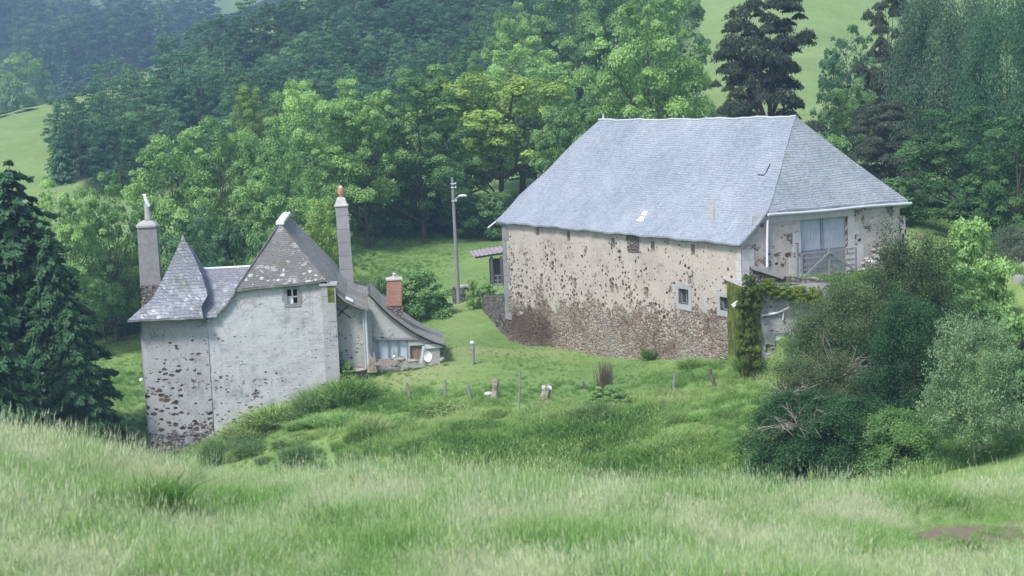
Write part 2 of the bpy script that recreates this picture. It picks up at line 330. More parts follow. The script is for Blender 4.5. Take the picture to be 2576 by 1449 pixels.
def ground():
    yl = np.concatenate([np.linspace(-6, 5, 12), np.linspace(5.3, 24, 90), np.linspace(25, 58, 34), np.linspace(58.4, 125, 190), np.geomspace(126, 1500, 170)])
    ul = np.concatenate([-np.geomspace(3, .42, 16), np.linspace(-.41, .41, 330), np.geomspace(.42, 3, 16)])
    Yg, U = np.meshgrid(yl, ul, indexing='ij'); X = U*np.maximum(Yg, 9)
    Z = terrain(X, Yg)
    m, n = X.shape; V = np.stack([X, Yg, Z], -1).reshape(-1, 3)
    i = np.arange(m-1)[:, None]*n+np.arange(n-1)[None]; i = i.ravel()
    Fq = np.stack([i, i+1, i+n+1, i+n], 1)
    me = bpy.data.meshes.new('ground'); me.vertices.add(len(V)); me.vertices.foreach_set('co', V.astype('f').ravel())
    me.loops.add(len(Fq)*4); me.loops.foreach_set('vertex_index', Fq.astype('i').ravel())
    me.polygons.add(len(Fq)); me.polygons.foreach_set('loop_start', np.arange(0, len(Fq)*4, 4, dtype='i')); me.polygons.foreach_set('use_smooth', np.ones(len(Fq), bool))
    # worn and mown places, bare soil, and wood floor with tree shade painted in
    def spot(px, py, Yd, rx, ry):
        c = at(px, py, Yd); return np.exp(-(((V[:, 0]-c[0])/rx)**2+((V[:, 1]-c[1])/ry)**2))
    worn = np.clip(spot(1020, 950, 85, 3.2, 2.6)+.9*spot(1200, 900, 91, 3.5, 2.2)+.5*spot(1330, 890, 92, 4, 2)+.6*spot(940, 945, 86, 2, 1)+.4*spot(1150, 790, 107, 1.5, 14), 0, 1)
    D1, D2 = ground_at(2420, 1350, 5, 20), ground_at(2560, 1325, 5, 20)
    dirt = np.clip(1.2*spot(2420, 1350, D1[1], .6, .75)+1.2*spot(2560, 1325, D2[1], .8, .7)+spot(2230, 688, 80, 3, .5), 0, 1)
    uu = V[:, 0]/np.maximum(V[:, 1], 1); yy = V[:, 1]
    xl = np.interp(yy, [150, 195, 235, 265, 300, 335], [at(150, 200, 1)[0], at(190, 200, 1)[0], at(215, 200, 1)[0], at(400, 200, 1)[0], at(620, 200, 1)[0], at(800, 200, 1)[0]])
    litter = sst(uu, xl-.004, xl+.004)*(1-sst(uu, at(1690, 200, 1)[0], at(1760, 200, 1)[0]))*sst(yy, 188, 196)
    litter = np.maximum(litter, sst(yy, 640, 660)*(1-sst(yy, 1000, 1050)))
    for nm, a in (('worn', worn), ('dirt', dirt), ('litter', litter)):
        k = me.attributes.new(nm, 'FLOAT', 'POINT'); k.data.foreach_set('value', a.astype('f'))
    n_ = NT('ground_grass', .95, .1); p = n_.pos()
    dist = n_.sep(p)[1]
    a = n_.noise(p, .12, 6, .65); b = n_.noise(p, 1.1, 6, .7); c = n_.noise(p, 9, 4, .7)
    f = n_.math('ADD', n_.math('MULTIPLY', a, .45), n_.math('ADD', n_.math('MULTIPLY', b, .33), n_.math('MULTIPLY', c, .22)))
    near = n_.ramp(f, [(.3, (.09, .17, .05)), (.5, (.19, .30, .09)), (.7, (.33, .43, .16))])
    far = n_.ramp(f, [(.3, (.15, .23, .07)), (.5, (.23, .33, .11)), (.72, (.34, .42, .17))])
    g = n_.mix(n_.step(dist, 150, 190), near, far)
    wa = n_.node('ShaderNodeAttribute', attribute_name='worn').outputs['Fac']; da = n_.node('ShaderNodeAttribute', attribute_name='dirt').outputs['Fac']
    g = n_.mix(n_.math('MULTIPLY', wa, n_.math('ADD', b, .35)), g, (.30, .34, .15))
    g = n_.mix(n_.step(n_.math('MULTIPLY', da, n_.math('ADD', c, n_.math('MULTIPLY', b, .6))), .42, .8), g, (.22, .185, .13))
    g = n_.mix(n_.node('ShaderNodeAttribute', attribute_name='litter').outputs['Fac'], g, n_.mix(b, (.02, .045, .02), (.05, .09, .035)))  # dark wood floor colour that carries the shade under the trees
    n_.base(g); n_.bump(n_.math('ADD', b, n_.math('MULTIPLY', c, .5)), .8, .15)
    me.materials.append(n_.m); me.update(calc_edges=True)
    tag(link(bpy.data.objects.new('ground', me)), kind='structure')
ground()

# ------------------------------------------------------------------ foliage prototypes (numpy)
def unit(v): return v/(np.linalg.norm(v, axis=-1, keepdims=True)+1e-9)
def leaves(P, Nn, size, g, stretch=1.0, tilt=.55, axis=None):
    """diamond leaves at P with normals about Nn"""
    n = len(P); Nn = unit(Nn+g.normal(0, tilt, (n, 3)))
    t = g.normal(0, 1, (n, 3)) if axis is None else axis+g.normal(0, .35, (n, 3))
    t = unit(t-Nn*(t*Nn).sum(-1, keepdims=True)); b = np.cross(Nn, t)
    s = (size*g.uniform(.6, 1.35, n))[:, None]
    return np.stack([P-t*s*.5*stretch, P+b*s*.36, P+t*s*.5*stretch, P-b*s*.36], 1)
def blobs(g, n, shape):
    """clump centres through a crown; shape(z)->radius for z in 0..1"""
    out = []
    while len(out) < n:
        z = g.uniform(0, 1); r = shape(z)
        if g.uniform() > (r/.5)**1.2+.08: continue
        a = g.uniform(0, 6.283); k = r*math.sqrt(g.uniform(.30, 1.0))*g.uniform(.86, 1.08)
        out.append((k*math.cos(a), k*math.sin(a), z))
    return np.array(out)
def crown_broad(seed, nb=95, per=210, leaf=.03, cb=.2, shape=None, br=(.055, .1), droop=0, flat=.85, asp=1.5, contrast=.28):
    g = np.random.default_rng(seed)
    lob = g.uniform(0, 6.28, 4)
    if shape is None: shape = lambda z: .5*math.sqrt(max(0, 1-((z-.42)/.6)**2))*(1 if z > .05 else .7)
    C = blobs(g, nb, shape)
    ang = np.arctan2(C[:, 1], C[:, 0]); k = 1+.13*np.sin(2*ang+lob[0])+.09*np.sin(3*ang+lob[1]+4*C[:, 2])
    C[:, 0] *= k; C[:, 1] *= k
    Z = C[:, 2].copy(); C[:, 2] = cb+(1-cb)*(.04+.92*Z)
    rad = (br[0]*.75+(br[1]*1.3-br[0]*.75)*g.uniform(0, 1, nb)**1.5)*(1-.25*Z)
    V = []; A = []
    for c, r in zip(C, rad):
        m = int(per*(r/np.mean(br))**1.4)
        d = unit(g.normal(0, 1, (m, 3))); d[:, 2] = np.where(d[:, 2] < -.25, -d[:, 2]*.7, d[:, 2]); d = unit(d)
        rr = r*(g.uniform(.45, 1, (m, 1))**.45)*(1+.25*g.normal(0, 1, (m, 1))*.5)
        c = c*np.array([1, 1, asp]); P = c+d*rr*np.array([1, 1, flat]); P[:, 2] -= droop*rr[:, 0]
        V.append(leaves(P, d*.8+np.array([0, 0, .5]), leaf, g)); A.append(np.clip(g.normal(.5, .2, m)+g.normal(0, contrast)+.18*d[:, 2], 0, 1))  # upward leaves get a lighter tone, top light put into the colour
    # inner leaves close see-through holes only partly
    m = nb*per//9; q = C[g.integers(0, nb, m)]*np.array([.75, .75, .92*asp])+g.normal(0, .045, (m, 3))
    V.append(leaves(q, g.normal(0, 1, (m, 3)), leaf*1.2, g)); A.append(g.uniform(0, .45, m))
    V = np.concatenate(V); V[..., 2] /= asp
    return V, np.concatenate(A), C
def crown_spruce(seed, tiers=26, leaf=.02, base=.03, wide=.5, droop=.5, per=95, rag=.25, pw=.85):
    g = np.random.default_rng(seed); V = []; A = []; tips = []
    for i in range(tiers):
        t = i/(tiers-1); z = base+(1-base)*t**.95*.985; R0 = wide*(1-t)**pw+.012
        nb = max(4, int(11*(1-t)+4)); off = g.uniform(0, 6.28)
        for b in range(nb):
            a = off+b*6.283/nb+g.normal(0, .15); L = R0*g.uniform(1-rag*1.6, 1+rag*.35); m = max(10, int(per*(L/wide)))
            s = g.uniform(.08, 1, m)**.75; d = np.array([math.cos(a), math.sin(a), 0]); sd = np.array([-d[1], d[0], 0])
            wd = .16*L*(1.15-s)*2+.008
            lat = g.uniform(-1, 1, m)*wd
            zz = z-droop*L*(s**1.5)*.55+.10*L*np.clip(s-.8, 0, 1)*4-np.abs(lat)*.35*g.uniform(.3, 1.4, m)
            P = d*(L*s)[:, None]+sd*lat[:, None]; P[:, 2] = zz+g.normal(0, .004, m)
            V.append(leaves(P, np.array([0, 0, 1.])+d*.35, leaf*1.25, g, 1.5, .35, axis=d*.8+sd*np.sign(lat)[:, None]*.7+np.array([0, 0, -.4])))
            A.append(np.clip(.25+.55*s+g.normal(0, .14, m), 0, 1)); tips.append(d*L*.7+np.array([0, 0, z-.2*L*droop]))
    return np.concatenate(V), np.concatenate(A), np.array(tips)
def crown_pine(seed, n=110, leaf=.012, per=900, cb=.12):
    g = np.random.default_rng(seed); V = []; A = []; C = []
    for i in range(n):
        z = g.uniform(0, 1)**.85; R0 = .5*math.sqrt(max(.02, 1-((z-.35)/.68)**2)); a = g.uniform(0, 6.28); k = R0*g.uniform(.25, 1)
        c = np.array([k*math.cos(a), k*math.sin(a), cb+(1-cb)*(.03+.94*z)]); C.append(c)
        rx = g.uniform(.10, .20)*(1-.35*z); rz = rx*g.uniform(.15, .26); m = int(per*(rx/.12)**1.5)
        d = unit(g.normal(0, 1, (m, 3))); d[:, 2] = np.abs(d[:, 2])*np.where(g.uniform(0, 1, m) < .8, 1, -.4)
        sub = 1+.25*np.sin(d[:, 0]*9+i)*np.cos(d[:, 1]*8)
        P = c+d*np.array([rx, rx, rz])*(g.uniform(.3, 1, m)**.5*sub)[:, None]
        P[:, 2] -= .22*np.hypot(P[:, 0]-c[0], P[:, 1]-c[1])
        V.append(leaves(P, d*.4+np.array([0, 0, 1.]), leaf, g, 1.5, .6)); A.append(np.clip(.35+.3*d[:, 2]+g.normal(0, .18, m), 0, 1))  # needles on the upper side are painted lighter, as if lit from above
    return np.concatenate(V), np.concatenate(A), np.array(C)
def crown_spray(seed, nb=150, per=150, leaf=.016, shape=None, arch=.35, up=.9, L=(.16, .34), cb=.0, dome=True):
    """arching twigs lined with small leaves (hawthorn, willow, birch)"""
    g = np.random.default_rng(seed); V = []; A = []; C = []
    if shape is None: shape = lambda z: .36*math.sqrt(max(0.02, 1-((z-.38)/.64)**2))
    S = blobs(g, nb, shape)
    for c in S:
        o = np.array([c[0], c[1], cb+(1-cb)*(c[2]*.86)]); d0 = unit(np.array([c[0]*2+g.normal(0, .2), c[1]*2+g.normal(0, .2), up*g.uniform(.2, 1)])); l = g.uniform(*L)
        m = int(per*l/.25); s = g.uniform(0, 1, m)
        P = o+d0*(l*s)[:, None]; P[:, 2] -= arch*l*s**2
        sp = .03+.05*(1-s)
        P = P+g.normal(0, 1, (m, 3))*sp[:, None]*np.array([1, 1, .7])*l/.25
        V.append(leaves(P, np.array([0, 0, 1.])+d0*.4, leaf, g, 1.2, .8)); A.append(np.clip(.3+.35*s+g.normal(0, .2, m), 0, 1)); C.append(o)
    return np.concatenate(V), np.concatenate(A), np.array(C)
def trunk_mesh(name, seed, C, r=.022, fork=.35, top=.8, nl=12, lean=.03, cb=.2):
    g = np.random.default_rng(seed); b = MB()
    hs = np.linspace(-.04, top, 7); w = g.normal(0, lean, (7, 2)).cumsum(0)*.3; w[0] = 0; w[1] *= .3
    pts = [(w[i][0], w[i][1], h) for i, h in enumerate(hs)]; rad = [r*(1.45 if i == 0 else 1.05)*(1-h/(top*1.12)) for i, h in enumerate(hs)]
    rad[0] = r*1.6
    b.tube(pts, [max(x, .002) for x in rad], 8)
    idx = g.permutation(len(C))[:nl]
    for k in idx:
        c = C[k]; h0 = float(np.clip(c[2]*.62, fork*.6, top*.92)); i = min(5, int((h0+.04)/(top+.04)*6)); t = np.array(pts[i])
        mid = t*.45+np.array(c)*.55+np.array([0, 0, -.02])+g.normal(0, .012, 3)
        b.tube([t, mid, c*.97], [r*.42, r*.24, r*.07], 5, False)
    me = b.build(name, M['bark'])
    d = me.data; bpy.data.objects.remove(me); return d
PROTO = {}
def proto(key, res, tseed, **kw):
    V, A, C = res
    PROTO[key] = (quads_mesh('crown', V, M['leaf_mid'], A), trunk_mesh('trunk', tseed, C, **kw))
proto('broadA', crown_broad(1, nb=130, leaf=.020, per=380), 1)
proto('broadB', crown_broad(2, nb=160, br=(.04, .085), leaf=.019, per=340), 2)
proto('broadC', crown_broad(3, nb=110, per=460, br=(.055, .105), cb=.14, leaf=.020), 3)
proto('tall', crown_broad(4, nb=170, asp=2., leaf=.020, per=330, cb=.1, shape=lambda z: .5*math.sqrt(max(0, 1-((z-.36)/.66)**2))*(1.05-.25*z), br=(.05, .1)), 4)
proto('cone', crown_broad(5, nb=110, per=190, cb=.06, shape=lambda z: .5*(1-z)**.6*min(1, .55+z*2.4), br=(.045, .09)), 5)
proto('open', crown_broad(6, nb=170, asp=1.1, per=200, cb=.27, br=(.04, .085), leaf=.022, droop=.3), 6, r=.02, nl=22)
proto('dome', crown_broad(7, nb=200, asp=1.3, per=230, cb=.1, br=(.035, .075), leaf=.018), 7)
proto('bush', crown_broad(8, nb=80, asp=.9, per=200, cb=.0, br=(.07, .13), leaf=.035, shape=lambda z: .5*math.sqrt(max(0, 1-((z-.25)/.76)**2))), 8, r=.02, top=.6)
proto('farA', crown_broad(9, nb=90, per=170, leaf=.026, cb=.05, br=(.055, .1)), 9, nl=4)
proto('farB', crown_broad(10, nb=90, per=170, leaf=.026, asp=1.8, cb=.03, shape=lambda z: .5*(1-z)**.55*min(1, .5+z*3), br=(.05, .09)), 10, nl=4)
proto('farspruce', crown_spruce(11, 20, leaf=.036, per=60, rag=.25), 11, nl=3, r=.015, top=.95)
proto('spruceA', crown_spruce(12, 26, leaf=.022, per=330, droop=.75, rag=.35, pw=.55), 12, nl=10, r=.018, top=.97)
proto('spruceB', crown_spruce(13, 24, leaf=.024, per=220, droop=.6, rag=.3, pw=.65), 13, nl=10, r=.018, top=.97)
proto('pineA', crown_pine(14), 14, nl=26, r=.022)
proto('pineB', crown_pine(15, n=90, cb=.05), 15, nl=22, r=.022)
proto('haw', crown_spray(16, 130, 560, .013, L=(.16, .36), arch=.22, up=1.3), 16, nl=20, r=.014, top=.6)
proto('hawlow', crown_spray(17, 150, 420, .018, arch=.7, up=.5, shape=lambda z: .4*math.sqrt(max(.02, 1-((z-.2)/.82)**2))), 17, nl=16, r=.012, top=.5)
proto('willow', crown_spray(18, 300, 190, .017, arch=.12, up=1.1, L=(.1, .24), cb=.16, shape=lambda z: (.42+.06*math.sin(z*9))*math.sqrt(max(.02, 1-((z-.4)/.66)**2))), 18, nl=24, r=.012, top=.75)
proto('weep', crown_spray(19, 240, 480, .011, arch=.9, up=.5, L=(.14, .3), cb=.2, shape=lambda z: .4*math.sqrt(max(.02, 1-((z-.45)/.6)**2))), 19, nl=24, r=.016, top=.85)
def weeds(seed, n=620):
    g = np.random.default_rng(seed); V = []; A = []
    for i in range(n):
        a = g.uniform(0, 6.28); r = .5*g.uniform()**.6; H = (1-1.6*r*r)*g.uniform(.5, 1.05); b = np.array([r*math.cos(a), r*math.sin(a), -.03]); d = g.normal(0, .12, 2)+np.array([b[0], b[1]])*.55; s = np.array([math.sin(a+i), math.cos(a+i), 0])*.013
        m_ = b+[d[0]*.4, d[1]*.4, H*.6]; e = b+[d[0], d[1], H]
        V.append([b-s, b+s, m_+s, m_-s]); V.append([m_-s, m_+s, e+s*.1, e-s*.1]); c = g.uniform(.25, 1.); A += [c*.8, c]
        for k in range(2):
            q = b+(e-b)*g.uniform(.35, .95); w = g.normal(0, 1, 3); w[2] = abs(w[2])*.3; w = unit(w)*.06; t_ = np.cross(w, [0, 0, 1.])*.35; V.append([q, q+w*.5+t_, q+w, q+w*.5-t_]); A.append(c)
    return np.array(V), np.array(A), np.array([[.1, 0, .3], [-.1, .1, .4]])
proto('weeds', weeds(5), 20, r=.01, nl=2, top=.5)
def add_tree(name, label, cat, px, top, wpx, Y, key, mat, group=None, rz=None, hmin=None, sy=1., bark=None, zb=None):
    T = at(px, top, Y); g0 = gz(T[0], Y) if zb is None else zb; H = max(T[2]-g0, hmin or .4); W = wpx*Y/F
    rz = rng.uniform(0, 6.28) if rz is None else rz
    t = thing(name, label, cat, (T[0], Y, g0), rz, group); crown, trunk = PROTO[key]
    for nm, me, m in (('crown', crown, mat), ('trunk', trunk, bark or 'bark')):
        o = bpy.data.objects.new(nm, me); link(o, t); o.scale = (W, W*sy, H)
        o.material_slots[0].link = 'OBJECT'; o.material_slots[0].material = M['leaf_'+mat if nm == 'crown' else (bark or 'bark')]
    return t

# ------------------------------------------------------------------ frames for the buildings
class Frame:
    """local x to the right along the front, y into the building, z up"""
    def __init__(s, x, y, z, yaw):
        s.o = np.array([x, y, z]); s.yaw = yaw
        s.X = np.array([math.cos(yaw), math.sin(yaw), 0]); s.Y = np.array([-math.sin(yaw), math.cos(yaw), 0])
    def loc(s, p): q = np.asarray(p)-s.o; return np.array([q@s.X, q@s.Y, q[2]])
    def px(s, px, py, ly=0.):           # where the sight line meets the plane local y = ly  -> (x, z)
        d = ray(px, py); k = (s.o@s.Y+ly)/(d@s.Y); q = s.loc(d*k); return q[0], q[2]
    def pxx(s, px, py, lx=0.):          # meets the plane local x = lx -> (y, z)
        d = ray(px, py); k = (s.o@s.X+lx)/(d@s.X); q = s.loc(d*k); return q[1], q[2]
    def world(s, x, y, z): return s.o+s.X*x+s.Y*y+np.array([0, 0, z])
def wall_sheet(mb, us, top, bottom, openings, place, step=.6, depth=.35, rough=0., g=None):
    """wall in the (u, v) plane with real openings; top(u) is the wall head; place(u, v, d) -> point, d into the wall"""
    U = set(np.linspace(us[0], us[1], max(2, int((us[1]-us[0])/step)+1)).round(4)); vb = bottom; vt = max(top(u) for u in us)
    for o in openings: U |= {round(o[0], 4), round(o[1], 4)}
    U = sorted(U); Vs = {vb}
    for o in openings: Vs |= {round(o[2], 4), round(o[3], 4)}
    hi = min(top(u) for u in U); lo_o = max([o[3] for o in openings]+[vb+.1])
    Vs |= set(np.arange(vb, min(hi, 1e9), step).round(4)); Vs = [v for v in sorted(Vs)]
    ins = lambda u, v: any(o[0] < u < o[1] and o[2] < v < o[3] for o in openings)
    for a, b in zip(U[:-1], U[1:]):
        ta, tb = top(a), top(b)
        vs = [v for v in Vs if v < min(ta, tb)-.02 or any(o[0] <= a and b <= o[1] and abs(o[3]-v) < 1e-3 for o in openings)]
        for v0, v1 in zip(vs, vs[1:]+[None]):
            if v1 is None: q = [(a, v0), (b, v0), (b, tb), (a, ta)]
            else:
                if ins((a+b)/2, (v0+v1)/2): continue
                q = [(a, v0), (b, v0), (b, v1), (a, v1)]
            mb.poly([place(u, v, 0) for u, v in q], q)
    for u0, u1, v0, v1 in [o[:4] for o in openings]:
        for (p, q) in (((u0, v0), (u1, v0)), ((u1, v0), (u1, v1)), ((u1, v1), (u0, v1)), ((u0, v1), (u0, v0))):
            mb.poly([place(*p, 0), place(*q, 0), place(*q, depth), place(*p, depth)], [(p[0], p[1]), (q[0], q[1]), (q[0]+depth, q[1]+depth), (p[0]+depth, p[1]+depth)])
def interp(pts):
    xs = [p[0] for p in pts]; zs = [p[1] for p in pts]
    return lambda u: float(np.interp(u, xs, zs))
TAN = [(.2, (.10, .07, .05)), (.38, (.22, .15, .10)), (.52, (.34, .26, .18)), (.68, (.42, .36, .29)), (.85, (.20, .11, .07))]
TANL = [(.2, (.15, .11, .08)), (.36, (.30, .22, .16)), (.5, (.44, .36, .28)), (.66, (.54, .48, .41)), (.85, (.26, .16, .11))]
GREYS = [(.2, (.10, .09, .085)), (.45, (.22, .20, .18)), (.65, (.33, .31, .29)), (.85, (.16, .13, .11))]
M['barn_wall'] = render_wall('barn_wall', (.50, .445, .395), (.37, .325, .285), 3.9, 1.0, 10.5, 4.3, TANL, slope=.05, elong=1.35, pthr=.635, hdens=.17, seed=1, rust=.25)
M['barn_end'] = render_wall('barn_end', (.47, .435, .395), (.35, .32, .28), 2.6, 3.5, 9, -3, TAN, pthr=.56, elong=1.5, hdens=.34, seed=2)
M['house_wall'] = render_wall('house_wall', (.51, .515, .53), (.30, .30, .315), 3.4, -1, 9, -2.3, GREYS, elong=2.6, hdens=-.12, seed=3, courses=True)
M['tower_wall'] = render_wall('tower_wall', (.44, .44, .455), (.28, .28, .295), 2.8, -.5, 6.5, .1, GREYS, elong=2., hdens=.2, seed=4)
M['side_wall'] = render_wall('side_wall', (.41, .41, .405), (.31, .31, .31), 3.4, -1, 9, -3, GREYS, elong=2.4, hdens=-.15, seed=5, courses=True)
M['dry_stone'] = render_wall('dry_stone', (.24, .22, .21), (.2, .18, .17), 2.4, 5, 9, 30, GREYS, seed=6)
M['concrete'] = plain('concrete', (.40, .40, .395), .9, .18, 5, .25)
M['concrete_dark'] = plain('concrete_dark', (.27, .27, .265), .9, .25, 4, .3)
M['quoin'] = plain('quoin', (.52, .51, .48), .9, .14, 5, .2)
M['slate_barn'] = slate('slate_barn', [(.21, .24, .285), (.345, .385, .45), (.48, .52, .58)], 4.2, 6.5, .3, .12, (.52, .54, .56), .68, tilt=.18, spec=.45)
M['slate_end'] = slate('slate_end', [(.21, .245, .27), (.37, .41, .455), (.54, .58, .62)], 4.0, 6.0, .4, .2, (.5, .52, .53), .7, tilt=.25)
M['slate_house'] = slate('slate_house', [(.13, .13, .125), (.21, .21, .20), (.32, .32, .30)], 4.5, 6.5, .72, .4, (.6, .62, .6), .85, lich_lo=2.6)
M['slate_slope'] = slate('slate_slope', [(.22, .22, .195), (.30, .30, .27), (.40, .395, .36)], 4.5, 6.5, .3, .25, (.55, .56, .53), .85)
M['slate_tower'] = slate('slate_tower', [(.16, .165, .19), (.26, .275, .315), (.42, .45, .51)], 4.0, 5.5, .62, .35, (.58, .6, .62), .8, lich_lo=4.2)
M['zinc'] = plain('zinc', (.55, .58, .62), .45, .1, 8, .1, .5)
M['zinc_bright'] = plain('zinc_bright', (.78, .8, .82), .5, .06, 8, .05, .4)
M['white_paint'] = plain('white_paint', (.74, .77, .8), .6, .08, 2, .1)
M['dark'] = plain('dark', (.015, .014, .014), .9, .3, 5, 0)
M['glass_dark'] = plain('glass_dark', (.05, .06, .07), .15, .2, 3, 0, .6)
M['glass_pale'] = plain('glass_pale', (.50, .58, .68), .12, .12, 1.2, 0, .6)
def wood(name, c, rough=.85):
    n = NT(name, rough); p = n.uv(); s = n.node('ShaderNodeMapping', {'Vector': p, 'Scale': (9, .6, 1)}).outputs[0]
    a = n.noise(s, 1.6, 6, .65); k = np.array(c)
    pl = n.math('FRACT', n.math('MULTIPLY', n.sep(p)[0], 5.5)); gap = n.step(n.math('ABSOLUTE', n.math('SUBTRACT', pl, .5)), .47, .5)
    col = n.ramp(a, [(.3, tuple(k*.68)), (.55, tuple(k)), (.75, tuple(np.minimum(k*1.25, .9)))])
    n.base(n.mix(n.math('MULTIPLY', gap, .6), col, tuple(k*.4))); n.bump(n.math('SUBTRACT', a, gap), .4, .02); return n.m
M['wood_grey'] = wood('wood_grey', (.27, .275, .28)); M['wood_pale'] = wood('wood_pale', (.50, .54, .60)); M['wood_dark'] = wood('wood_dark', (.15, .145, .14))
M['wood_brown'] = wood('wood_brown', (.24, .175, .14)); M['wood_door_low'] = wood('wood_door_low', (.26, .275, .30)); M['driftwood'] = plain('driftwood', (.33, .27, .22), .9, .45, 7, .7)
n = NT('red_brick', .9, .1); uv = n.uv(); br = n.node('ShaderNodeTexBrick', {'Vector': uv, 'Scale': 1., 'Brick Width': .22, 'Row Height': .075, 'Mortar Size': .009, 'Color1': (.34, .12, .085, 1), 'Color2': (.44, .19, .14, 1), 'Mortar': (.42, .34, .3, 1)})
n.base(n.mix(n.step(n.noise(uv, 3, 5), .45, .75), br.outputs['Color'], (.30, .17, .14))); n.bump(n.math('SUBTRACT', 1, br.outputs['Fac']), .5, .02); M['brick'] = n.m
n = NT('block_stack', .9, .1); uv = n.uv(); br = n.node('ShaderNodeTexBrick', {'Vector': uv, 'Scale': 1., 'Brick Width': 9., 'Row Height': .78, 'Mortar Size': .018, 'Color1': (.29, .29, .30, 1), 'Color2': (.35, .345, .35, 1), 'Mortar': (.16, .16, .17, 1)})
n.base(n.mix(n.math('MULTIPLY', n.step(n.noise(uv, 1.6, 6, .7), .45, .75), .6), br.outputs['Color'], (.2, .2, .2))); n.bump(n.noise(uv, 8, 5), .4, .03); M['blocks'] = n.m
M['terracotta'] = plain('terracotta', (.50, .24, .15), .8, .25, 9, .2)
M['tin_rust'] = plain('tin_rust', (.33, .27, .30), .55, .3, 3, .2, .4)
M['stone'] = plain('stone', (.33, .31, .28), .9, .4, 4, .6); M['stone_pale'] = plain('stone_pale', (.52, .51, .48), .9, .2, 4, .4)
n = NT('mossy', 1, .05); p = n.obj(); n.base(n.ramp(n.noise(p, 2.2, 7, .72), [(.33, (.08, .07, .045)), (.47, (.13, .15, .035)), (.58, (.21, .26, .05)), (.7, (.34, .32, .24))])); n.bump(n.noise(p, 6, 6, .7), 1, .15); M['moss'] = n.m

